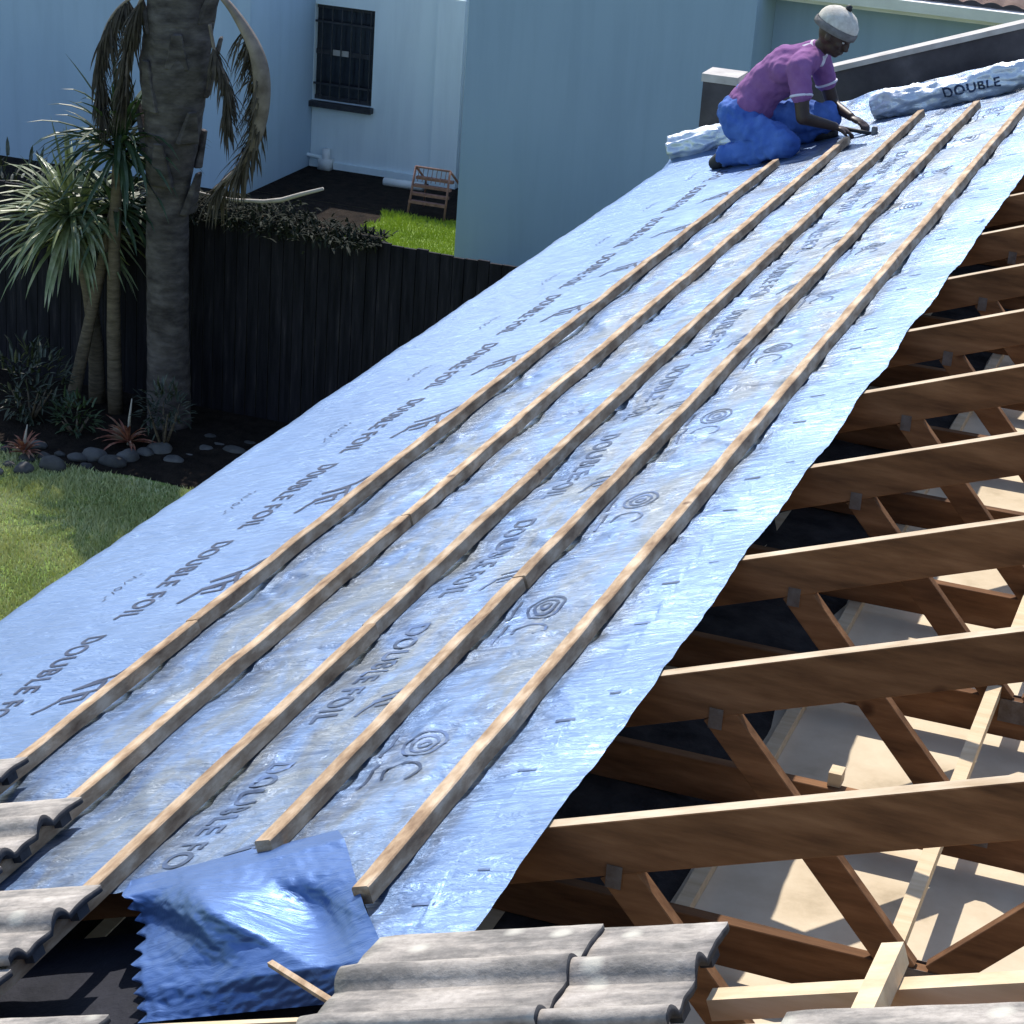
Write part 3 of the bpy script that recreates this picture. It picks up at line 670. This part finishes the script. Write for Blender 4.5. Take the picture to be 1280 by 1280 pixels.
def ellipse(cx,cy,rx,ry,a0=0,a1=2*PI,n=20): return [(cx+rx*cos(a0+(a1-a0)*i/n),cy+ry*sin(a0+(a1-a0)*i/n)) for i in range(n+1)]
G_txt=glyphs('DOUBLE FOIL',.098)
wtxt=max(x for x,y in G_txt[0]); ks=.70/wtxt
G_txt=([(x*ks,y) for x,y in G_txt[0]],G_txt[1])
G_logo=strokes([[(.0,.17),(.07,.13),(.14,.035),(.10,.12),(.155,.125),(.19,.03),(.215,.03)],[(.13,.125),(.20,.15)],[(.215,.03),(.24,.02),(.30,.0)],[(.20,.04),(.17,.10),(.22,.11),(.235,.05)]],.013)
G_swirl=strokes([ellipse(.06,.0,.070,.055),ellipse(.06,.0,.046,.034),ellipse(.06,.0,.02,.014),ellipse(.22,.0,.05,.05,.6,5.2),[(.16,-.085),(.30,-.085)],[(.0,-.1),(.12,-.1)]],.009)
G_tick=strokes([[(0,0),(.0,.045)]],.013)
G_small=strokes([[(0,.03),(.02,.03)],[(.03,.0),(.05,.03),(.075,.0)],[(.09,.0),(.09,.03)],[(.11,0),(.14,.02)],ellipse(.19,.01,.022,.016),[(.23,.0),(.26,.03)],[(.28,.0),(.30,.0)],[(.32,.02),(.35,.02)]],.006)
def put(bm,g,u0,v0,dn,lim,sc_=1):
    # reading towards the camera (-u), letter tops up the slope (+v)
    pts=[(u0-a*sc_,v0+b*sc_) for a,b in g[0]]
    ok=[lim(u,v) for u,v in pts]; vs=[None]*len(pts)
    for f in g[1]:
        if all(ok[i] for i in f):
            for i in f:
                if vs[i] is None: vs[i]=bm.verts.new(R(pts[i][0],pts[i][1],fh(*pts[i])+dn))
            try:
                fc=bm.faces.new([vs[i] for i in f]); fc.material_index=1
            except ValueError: pass
def rpt(px,py,n):
    d=MR@V(((px-640)/F,(py-640)/F,1)); nn=V((-ST,0,CT)); t=(n-CAM.dot(nn))/d.dot(nn); P=CAM+d*t
    return V((P.y,P.x*CT+P.z*ST,n))
FT=[rpt(148,1114,0),rpt(424,1040,0),rpt(480,1196,0)]
def near2(v):
    if v<FT[0].y: return max(-.26,FT[0].x)-.012
    if v<FT[1].y: return FT[0].x+(FT[1].x-FT[0].x)*(v-FT[0].y)/(FT[1].y-FT[0].y)-.012
    if v<FT[2].y: return FT[1].x+(FT[2].x-FT[1].x)*(v-FT[1].y)/(FT[2].y-FT[1].y)
    return -.62
lo=sheet('f',-.30,10.0,-1.03,.40,0,'')
for k in range(-2,12):
    u=1.66+k*.84
    lim=lambda uu,vv:-.25<uu<9.6 and vv<.38
    put(lo,G_txt,u,-.445,.0018,lim); put(lo,G_logo,u-.30,-.27,.0018,lim); put(lo,G_small,u-.25,-.62,.0018,lim,.7)
tag(mk('roofing_foil',lo,[M['foil'],M['ink']],smooth=True),'lower strip of blue silver roofing foil reading DOUBLE FOIL along the eave','foil','strips of printed roofing foil')
up=sheet('f',-.62,10.0,.32,1.65,.0035,'',near2,3)
for k in range(-2,12):
    u=.50+k*.84
    lim=lambda uu,vv:uu>near2(vv)+.02 and uu<9.6
    put(up,G_txt,u,.775,.0052,lim,.92); put(up,G_logo,u-.42,.895,.0052,lim,.7); put(up,G_swirl,u+.06,1.165,.0052,lim,.9)
    put(up,G_tick,u+.05,1.475,.0052,lim,.9); put(up,G_tick,u-.20,1.475,.0052,lim,.8); put(up,G_tick,u+.16,1.57,.0052,lim,.5)
tag(mk('roofing_foil',up,[M['foil'],M['ink2']],smooth=True),'upper strip of blue silver roofing foil with swirl logos, its edge over the open trusses','foil','strips of printed roofing foil')
# near corner of the foil, folded over and hanging into the open roof
def flap():
    TL,TR,RR,BB,BL=rpt(150,1113,.03),rpt(424,1036,.05),rpt(482,1198,.0),rpt(420,1254,-.085),rpt(172,1279,-.10)
    bm=bmesh.new(); n=90; rows=[]
    for j in range(n+1):
        t=j/n; L=TL.lerp(BL,t)
        q=TR.lerp(RR,t/.78) if t<.78 else RR.lerp(BB,(t-.78)/.22)
        saw=abs(((t*9.5)%1)*2-1)
        rw=[]
        for i in range(n+1):
            s=i/n; p=L.lerp(q,s); e=sin(PI*min(1,t*1.15)); p=p+V((.008,.022,0))*saw*max(0,1-s/.05)
            out=.045*e*sin(PI*s)                                   # belly towards the viewer
            out+=.11*e*noise.noise(V((s*2.6,t*2.2,1.7)))
            out+=.030*math.exp(-((s-.30-.55*t)/.06)**2)*e          # diagonal ridge
            out-=.030*math.exp(-((s-.62-.25*t)/.10)**2)*e
            out+=.014*noise.noise(V((s*6,t*5,3)))*e+.004*noise.noise(V((s*24,t*22,3)))
            if j<6: k=1-j/6; p=V((p.x+.075*k,p.y-.05*k,p.z*(1-k)+(fh(p.x+.075*k,p.y-.05*k)+.011)*k))
            p=p+V((-out*.9,out*.25,out*.35))
            rw.append(bm.verts.new(R(*p)))
        rows.append(rw)
    for a,b in zip(rows,rows[1:]):
        for i in range(n): bm.faces.new((a[i],b[i],b[i+1],a[i+1]))
    bmesh.ops.recalc_face_normals(bm,faces=bm.faces[:])
    return bm
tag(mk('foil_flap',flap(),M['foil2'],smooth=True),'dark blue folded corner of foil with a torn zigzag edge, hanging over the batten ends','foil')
# ---------------------------------------------------------------- battens
RROT=(0,-TH,0)
def batten(i,u0,u1,label,dv0=0,dv1=0,w=.038,h=.038,lift=0):
    o=None; bm=bmesh.new(); n=max(4,int((u1-u0)/.06)); rings=[]; s=i*7.3+u0
    for k in range(n+1):
        t=k/n; u=u0+(u1-u0)*t; v=i*G+dv0+(dv1-dv0)*t+.004*noise.noise(V((u*1.1,s,0))); b=.0035+lift+.003*noise.noise(V((u*1.4,s,4)))+.0035
        wl=w/2+.004*noise.noise(V((u*5,s,1))); wr=w/2+.004*noise.noise(V((u*5,s,2))); hh=h+.0025*noise.noise(V((u*6,s,3)))
        c=.003
        rings.append([bm.verts.new(R(u,v+a,b+e)) for a,e in ((-wl,0),(wr,0),(wr,hh-c),(wr-c,hh),(-wl+c,hh),(-wl,hh-c))])
    for a,b in zip(rings,rings[1:]):
        for k in range(6): bm.faces.new((a[k],a[(k+1)%6],b[(k+1)%6],b[k]))
    bm.faces.new(rings[0]); bm.faces.new(rings[-1][::-1]); bmesh.ops.recalc_face_normals(bm,faces=bm.faces[:])
    return tag(mk('roof_batten',bm,M['batten']),label,'batten','battens nailed along the foil')
names=['first batten up from the eave','second batten up from the eave','third batten up from the eave','fourth batten up from the eave','fifth batten, nearest the open trusses']
segs=[[(-.7,1.53),(1.535,8.51)],[(-.7,2.30),(2.305,8.80)],[(-.7,1.27),(1.275,9.26)],[(-.045,1.49),(1.495,9.12)],[(-.30,3.36),(3.365,9.35)]]
for i in range(5):
    (a,b),(c,d)=segs[i]
    batten(i,a,b,names[i]+', its near length ending at the tiles' if i<4 else names[i]+', its near length beside the folded flap',0,.002)
    batten(i,c,d,names[i]+', its long far length running up to the worker' if i<4 else names[i]+', its far length leaving the picture right',.007 if i in (1,3) else -.003,0)
for i,u0 in ((-1,.9),(-2,1.2),(5,-.58),(6,-.58)):
    lab={-1:'short batten end under the leftmost tiles, below the first full batten',-2:'short batten end out at the eave under the tiles',5:'short batten under the loose tiles, above the fifth batten',6:'short batten under the loose tiles, highest of all'}[i]
    batten(i,-1.6,u0-(0.45 if i<0 else 0),lab)
# pale plank across and stub on it
bm=bmesh.new(); bar(bm,R(-.715,2.19,-.018),R(-.725,3.2,-.018),.038,.038,R(0,0,1)-R(0,0,0)); tag(mk('timber_offcut',bm,M['newpine']),'long pale new timber lying up the slope beside the loose tiles','timber')
bm=bmesh.new(); bar(bm,R(-.66,2.488,.022),R(-.93,2.478,.022),.036,.038,R(0,0,1)-R(0,0,0)); tag(mk('timber_offcut',bm,M['newpine']),'short timber stub crossing over the long pale timber','timber')
bm=bmesh.new(); bar(bm,R(-.715,1.09,.0),R(-.728,1.54,.0),.014,.014,R(0,0,1)-R(0,0,0)); tag(mk('timber_offcut',bm,M['newpine']),'pale sawn strip along the bottom edge of the folded flap','timber')
bm=bmesh.new(); a=R(*rpt(338,1204,.015)); b=R(*rpt(414,1252,-.01)); bar(bm,a,b,.012,.009,R(0,0,1)-R(0,0,0)); tag(mk('timber_offcut',bm,M['batten']),'thin splintered stick slanting across the dark folded flap','timber')
p=at(1046,972,2,.0); bm=bmesh.new(); box(bm,p.x-.02,p.x+.015,p.y-.02,p.y+.03,-.018,.02); tag(mk('timber_offcut',bm,M['newpine']),'small pale block of timber inside the roof behind the nearest dark truss','timber')
p=at(1060,783,2,.05); bm=bmesh.new(); 
# ---------------------------------------------------------------- tiles
def tile_proto():
    o=empty('roof_tile',(0,0,0),RROT)
    bm=bmesh.new(); W=.338; L=.42; ny=44; nx=14; th=.014
    def prof(y):   # y from 0 (far edge) to -W
        h=0
        for c in (-.158,-.318):
            d=abs(y-c)
            if d<.034: h=max(h,.030*cos(PI/2*d/.034)**.8)
        if y>-.03: h=max(h,-.006)
        h+=.006*cos(PI*2*(y+.08)/.16)*.5
        return h
    tops=[];bots=[]
    for i in range(nx+1):
        x=-L*i/nx; a=[];b=[]
        for j in range(ny+1):
            y=-W*j/ny; rag=.004*noise.noise(V((y*30,x*3,1)))*(1 if i in (0,nx) else 0); rg2=.003*noise.noise(V((x*22,y,2)))*(1 if j in (0,ny) else 0)
            z=prof(y)+.0012*noise.noise(V((x*30,y*30,5)))+.010*i/nx
            z-= .003 if i==nx else 0
            a.append(bm.verts.new((x+rag,y+rg2,z))); b.append(bm.verts.new((x+rag,y+rg2,z-th+(prof(y)*-.15))))
        tops.append(a);bots.append(b)
    for i in range(nx):
        for j in range(ny):
            bm.faces.new((tops[i][j],tops[i+1][j],tops[i+1][j+1],tops[i][j+1]))
            bm.faces.new((bots[i][j],bots[i][j+1],bots[i+1][j+1],bots[i+1][j])).material_index=1
    for j in range(ny):
        bm.faces.new((tops[0][j],tops[0][j+1],bots[0][j+1],bots[0][j])).material_index=1
        bm.faces.new((tops[nx][j+1],tops[nx][j],bots[nx][j],bots[nx][j+1])).material_index=1
    for i in range(nx):
        bm.faces.new((tops[i+1][0],tops[i][0],bots[i][0],bots[i+1][0])); bm.faces.new((tops[i][ny],tops[i+1][ny],bots[i+1][ny],bots[i][ny]))
    bmesh.ops.recalc_face_normals(bm,faces=bm.faces[:])
    # hanging nibs at the head
    body=mk('tile_body',bm,[M['tile'],M['tilecut']],o,smooth=True,world=False)
    me=body.data
    bm=bmesh.new()
    for y in (-.07,-.24): box(bm,-.03,-.008,y-.02,y+.02,-.036,-.012)
    mk('nib',bm,M['tilecut'],o,world=False)
    return o
TP=tile_proto(); used=[False]
def tile(u,v,n,label,rz=0,tilt=0):
    loc=R(u,v,n); 
    if not used[0]: used[0]=True; o=TP; o.location=loc; o['label']=label
    else: o=copy_tree(TP,loc,label)
    o['category']='roof tile'; o['group']='concrete roof tiles'
    m=Matrix.Rotation(-TH,3,'Y')@Matrix.Rotation(rz,3,'Z')@Matrix.Rotation(tilt,3,'X'); o.rotation_euler=m.to_euler()
    return o
rowsT=[(-2,1.10,'lowest row at the eave'),(-1,.82,'row below the first batten'),(0,.57,'row hooked on the first batten'),(1,.27,'row hooked on the second batten'),(2,-.215,'row hooked on the third batten'),(3,-.76,'row hooked on the fourth batten')]
tr=random.Random(9)
for i,far,nm in rowsT:
    k=0; u=far
    while u>-1.75:
        tile(u,i*G+.055,.060+.002*tr.random(),'concrete tile, %s of the left-hand %s'%(['end one' if k==0 else ords[k]][0],nm),tr.uniform(-.008,.008)); u-=.342; k+=1
    
for nmr,vh,nn,u0 in (('paler right row',2.20,.062,-.585),('darker left row',1.985,.078,-.590)):
    for k in range(4):
        tile(u0-.342*k,vh,nn,'loose concrete tile by the flap, %s, %s from far edge'%(nmr,ords[k]),tr.uniform(-.006,.006))
for k in range(3): tile(-.90-.342*k,2.80,.062,'grey tile at the bottom right corner, %s from the open trusses'%ords[k])
for k in range(3): tile(-1.24-.342*k,2.46,.075,'grey tile just below the bottom edge right of the loose ones, %s in its row'%ords[k])
# ---------------------------------------------------------------- parapet at the far gable
pp=thing('parapet_wall','dark painted parapet with a pale coping at the far end of the roof','wall',(0,10.4,0))
t=math.tan(TH)
def slopebox(bm,x0,x1,y0,y1,a,b):
    hexa(bm,[(x0,y0,x0*t+a),(x1,y0,x1*t+a),(x1,y1,x1*t+a),(x0,y1,x0*t+a),(x0,y0,x0*t+b),(x1,y0,x1*t+b),(x1,y1,x1*t+b),(x0,y1,x0*t+b)])
bm=bmesh.new(); slopebox(bm,-.70,RX,10.30,10.48,-.6,.275)
mk('wall_face',bm,M['parapet'],pp)
bm=bmesh.new(); slopebox(bm,-.70,RX,10.285,10.50,.2765,.312); mk('coping',bm,M['coping'],pp)
bm=bmesh.new(); box(bm,-.915,-.703,10.24,10.48,-.9,.085); mk('end_block',bm,M['parapet'],pp)
bm=bmesh.new(); box(bm,-.925,-.690,10.23,10.49,.0865,.137); mk('end_cap',bm,M['coping'],pp)
# rolls of foil at the far end
def roll(u,v0,v1,r,label,seed,txt=False):
    o=thing('foil_roll',label,'foil roll',R(u,v0,0)); bm=bmesh.new(); n=int((v1-v0)/.012); seg=40; rings=[]
    f=lambda v,a:r*(1+.42*noise.noise(V((cos(a)*1.3,sin(a)*1.3,v*5+seed)))+.22*noise.noise(V((cos(a)*3,sin(a)*3,v*14+seed)))+.10*noise.noise(V((cos(a)*6,sin(a)*6,v*34+seed))))
    for k in range(n+1):
        v=v0+(v1-v0)*k/n; uu=u+.02*noise.noise(V((v*2,seed,0))); rings.append([bm.verts.new(R(uu+cos(2*PI*j/seg)*f(v,2*PI*j/seg),v,r*.9+sin(2*PI*j/seg)*f(v,2*PI*j/seg)*.9)) for j in range(seg)])
    for a,b in zip(rings,rings[1:]):
        for j in range(seg): bm.faces.new((a[j],a[(j+1)%seg],b[(j+1)%seg],b[j]))
    bm.faces.new(rings[0]);bm.faces.new(rings[-1]); bmesh.ops.recalc_face_normals(bm,faces=bm.faces[:])
    mk('rolled_sheet',bm,M['foil3'],o,True)
    if txt:
        g=glyphs('DOUBLE',.09,.01)
        for start in (.78,1.28):
            vs=[]; bm=bmesh.new()
            for x,y in g[0]:
                v=start+x*.9; a=PI*1.12-(y)/r*1.0
                rr=f(v,a)+.003; vs.append(bm.verts.new(R(u+.02*noise.noise(V((v*2,seed,0)))+cos(a)*rr,v,r*.9+sin(a)*rr*.9+.001)))
            for fc in g[1]: bm.faces.new([vs[i] for i in fc])
            mk('printed_letters',bm,M['ink'],o)
roll(9.60,.34,2.6,.082,'crumpled unrolled bundle of printed foil along the parapet, right of the worker',3,True)
roll(9.78,-1.0,-.45,.085,'short crumpled bundle of foil at the far eave corner, left of the worker',8)
# ---------------------------------------------------------------- the worker
WY=9.12
wk=thing('person','person in purple shirt, blue trousers and cream beanie kneeling at the foil\'s far end','person',(-.2,WY,-.07))
def cap(bm,a,b,r0,r1,n=6):
    a=V(a);b=V(b); k=max(3,int((b-a).length/.02))
    tube(bm,[a.lerp(b,i/k) for i in range(k+1)],[r0+(r1-r0)*i/k for i in range(k+1)],14); ball(bm,a,r0*.995,14); ball(bm,b,r1*.995,14)
pel=V((-.36,WY,.14)); sp=V((-.27,WY,.31)); ch=V((-.13,WY,.44)); nb=V((.010,WY,.545)); hd=V((.118,WY-.02,.662))
shR=V((-.03,WY-.17,.480)); shL=V((.0,WY+.17,.50))
elR=V((.035,WY-.24,.215)); wrR=V((.20,WY-.13,.170)); hR=V((.27,WY-.10,.145))
elL=V((.11,WY+.20,.23)); wrL=V((.25,WY+.06,.20)); hL=V((.32,WY+.03,.18))
hpR=V((-.36,WY-.09,.10)); knR=V((-.04,WY-.26,.058)); anR=V((-.40,WY-.17,-.075)); toR=V((-.47,WY-.14,-.135))
hpL=V((-.34,WY+.09,.11)); knL=V((.10,WY+.10,.17)); anL=V((-.02,WY+.14,.055)); toL=V((.14,WY+.12,.075))
bm=bmesh.new()
cap(bm,pel,sp,.115,.105);cap(bm,sp,ch,.105,.12);cap(bm,ch,nb,.12,.06);cap(bm,nb,nb.lerp(hd,.6),.052,.048)
ball(bm,ch,(.11,.165,.10)); ball(bm,pel,(.12,.155,.11))
for a,b,c,s in ((shR,elR,wrR,-1),(shL,elL,wrL,1)): cap(bm,a,b,.052,.040);cap(bm,b,c,.038,.026); cap(bm,nb.lerp(a,.2),a,.055,.055)
for a,b,c,d in ((hpR,knR,anR,toR),(hpL,knL,anL,toL)): cap(bm,a,b,.08,.056);cap(bm,b,c,.052,.036);cap(bm,c,d,.036,.028)
# head: looking along +x, bent down
hm=Matrix.Rotation(math.radians(28),4,'Y')@Matrix.Rotation(math.radians(-12),4,'Z')
def hp(x,y,z): return hd+(hm.to_3x3()@V((x,y,z)))
ball(bm,hp(-.008,0,.02),(.098,.078,.105),24,hm); ball(bm,hp(.025,0,-.045),(.062,.056,.065),20,hm); ball(bm,hp(.062,0,-.082),(.025,.03,.022),14,hm)
ball(bm,hp(.096,0,-.012),(.018,.015,.026),12,hm); ball(bm,hp(.103,0,-.028),(.017,.021,.013),12,hm); ball(bm,hp(.085,0,.022),(.018,.055,.012),12,hm)
ball(bm,hp(.088,0,-.056),(.014,.028,.009),12,hm); ball(bm,hp(.084,0,-.068),(.014,.024,.009),12,hm)
for s in (-1,1):
    ball(bm,hp(.0,s*.078,-.012),(.02,.010,.032),12,hm); ball(bm,hp(.055,s*.038,-.02),(.03,.022,.022),12,hm)
# hands: palm + five bent fingers each
def hand(w,h,side):
    d=(h-w).normalized(); up=V((0,0,1)); s=d.cross(up).normalized(); n=s.cross(d).normalized()
    pm=w+d*.05; m=Matrix((d,s,n)).transposed().to_4x4()
    ball(bm,pm,(.052,.040,.018),14,m)
    for k,(o,L) in enumerate(((-.030,.034),(-.010,.040),(.010,.038),(.029,.030))):
        b0=pm+d*.035+s*o; b1=b0+d*L*.9-n*.010; b2=b1+d*L*.35-n*.026; b3=b2-d*.008-n*.020
        cap(bm,b0,b1,.0095,.009);cap(bm,b1,b2,.009,.0082);cap(bm,b2,b3,.0082,.007)
    t0=pm-d*.02+s*side*.030; t1=t0+d*.030+s*side*.022-n*.010; t2=t1+d*.026-s*side*.004-n*.014
    cap(bm,t0,t1,.012,.010);cap(bm,t1,t2,.010,.008)
    return pm
pmR=hand(wrR,hR,1); hand(wrL,hL,-1)
body=fuse('body',bm,.0065,M['skin'],wk,2)
for s in (-1,1):
    bm=bmesh.new(); ball(bm,hp(.078,s*.033,.004),(.008,.009,.006),12,hm); mk('eye',bm,M['eye'],body,True)
wr=lambda sc_,am:(lambda p:am*noise.noise(p*sc_)+am*.5*noise.noise(p*sc_*2.3+V((3,1,2))))
bm=bmesh.new()
cap(bm,pel.lerp(sp,.35),sp,.142,.125);cap(bm,sp,ch,.125,.138);cap(bm,ch,nb,.135,.075); ball(bm,ch+V((0,0,.0)),(.125,.185,.115)); ball(bm,pel.lerp(sp,.45),(.125,.165,.115))
for a,b in ((shR,elR),(shL,elL)): cap(bm,nb.lerp(a,.3),a,.075,.075); cap(bm,a,a.lerp(b,.52),.072,.064)
sh=fuse('shirt',bm,.008,M['shirt'],wk,3,wr(14,.010))
for a,b in ((shR,elR),(shL,elL)):
    bm=bmesh.new(); p=a.lerp(b,.555); d=(b-a).normalized(); tube(bm,[p-d*.006,p+d*.001,p+d*.008],[.065,.068,.064],20); mk('cuff',bm,M['trim'],sh,True)
bm=bmesh.new(); d=(hd-nb).normalized(); p=nb+d*.018; tube(bm,[p-d*.03,p-d*.012,p+d*.008,p+d*.024],[.088,.080,.068,.064],22); mk('collar',bm,M['trim'],sh,True)
bm=bmesh.new()
ball(bm,pel,(.15,.185,.135)); cap(bm,pel,pel.lerp(sp,.25),.14,.135)
for a,b,c in ((hpR,knR,anR),(hpL,knL,anL)): cap(bm,a,b,.108,.080);cap(bm,b,c,.078,.058)
w_=wr(12,.030); fuse('trousers',bm,.008,M['denim'],wk,2,lambda p:max(-.004,w_(p))+.006)
for a,b,r_ in ((anR,toR,0),(anL,toL,0)):
    bm=bmesh.new(); cap(bm,a,b,.050,.042); cap(bm,a-V((.02,0,.01)),b.lerp(a,.4),.045,.045)
    fuse('shoe',bm,.008,M['black'],wk,2)
# beanie
bm=bmesh.new(); ball(bm,hp(-.02,0,.050),(.128,.110,.110),28,hm)
bt=bm.verts[:]
hinv=hm.inverted()
geom=bm.verts[:]+bm.edges[:]+bm.faces[:]
bmesh.ops.bisect_plane(bm,geom=geom,plane_co=hp(0,0,.022),plane_no=hm.to_3x3()@V((.10,0,-1)),clear_outer=True)
for v in bm.verts: v.co+=(v.co-hp(-.02,0,.05)).normalized()*.006*noise.noise(v.co*25)
be=mk('beanie',bm,M['wool'],wk,True)
bm=bmesh.new(); rings=[]
for k,(rr,zz) in enumerate(((.955,.012),(1.03,.016),(1.05,.034),(1.04,.052),(.99,.058))):
    rings.append([bm.verts.new(hp(-.02+cos(2*PI*j/36)*.128*rr,sin(2*PI*j/36)*.111*rr,zz-.10*cos(2*PI*j/36)*.12*-1+0)) for j in range(36)])
for a,b in zip(rings,rings[1:]):
    for j in range(36): bm.faces.new((a[j],a[(j+1)%36],b[(j+1)%36],b[j]))
bmesh.ops.solidify(bm,geom=bm.faces[:],thickness=.006); mk('hat_band',bm,M['greywool'],be,True)
bm=bmesh.new(); ball(bm,hp(-.02,0,.168),.020,12)
for v in bm.verts: v.co+=(v.co-hp(-.02,0,.168))*.5*noise.noise(v.co*60)
mk('bobble',bm,M['black'],be,True)
# hammer tacker held in the near hand
ht=thing('hammer','dark hammer held in the near hand of the kneeling worker','hammer',hR+V((.02,0,0)))
bm=bmesh.new(); a=hR+V((-.05,.03,.01)); b=hR+V((.16,-.02,.01)); tube(bm,[a,b],[.013,.011],10); mk('handle',bm,M['black'],ht,True)
bm=bmesh.new(); bar(bm,b+V((0,0,.045)),b+V((0,0,-.055)),.032,.032,(1,0,0)); bmesh.ops.bevel(bm,geom=bm.edges[:],offset=.004,segments=2,affect='EDGES'); mk('hammer_head',bm,M['steel'],ht)
# ---------------------------------------------------------------- light, sky, camera
w=bpy.data.worlds.new('World'); sc.world=w; w.use_nodes=True; nt=w.node_tree
bg=nt.nodes['Background']; sky=nt.nodes.new('ShaderNodeTexSky'); sky.sky_type='NISHITA'; sky.sun_disc=False
sd=V((-.37,.76,1.0)).normalized()
sky.sun_elevation=math.asin(sd.z); sky.sun_rotation=math.atan2(sd.x,sd.y); sky.air_density=1.0; sky.dust_density=.6; sky.ozone_density=1.6
bg.inputs['Strength'].default_value=.15; nt.links.new(sky.outputs[0],bg.inputs[0])
L=bpy.data.lights.new('sun','SUN'); L.energy=3.8; L.angle=math.radians(.55); L.color=(1,.95,.87)
lo_=bpy.data.objects.new('sun',L); COL.objects.link(lo_); lo_.rotation_euler=sd.to_track_quat('Z','Y').to_euler(); lo_.location=(0,0,12)
cam=bpy.data.cameras.new('camera'); co=bpy.data.objects.new('camera',cam); COL.objects.link(co)
cam.sensor_width=36; cam.lens=F/1280*36; cam.clip_end=600; cam.clip_start=.05
cols=MR  # columns: x right, y down, z forward
m4=Matrix.Identity(4)
for r_ in range(3):
    m4[r_][0]=MR[r_][0]; m4[r_][1]=-MR[r_][1]; m4[r_][2]=-MR[r_][2]; m4[r_][3]=CAM[r_]
co.matrix_world=m4
sc.camera=co
sc.render.resolution_x=1024; sc.render.resolution_y=1024
vs=sc.view_settings; vs.view_transform='Standard'; vs.look='None'; vs.exposure=.72; vs.gamma=1; vs.use_curve_mapping=False
sc.cycles.max_bounces=6
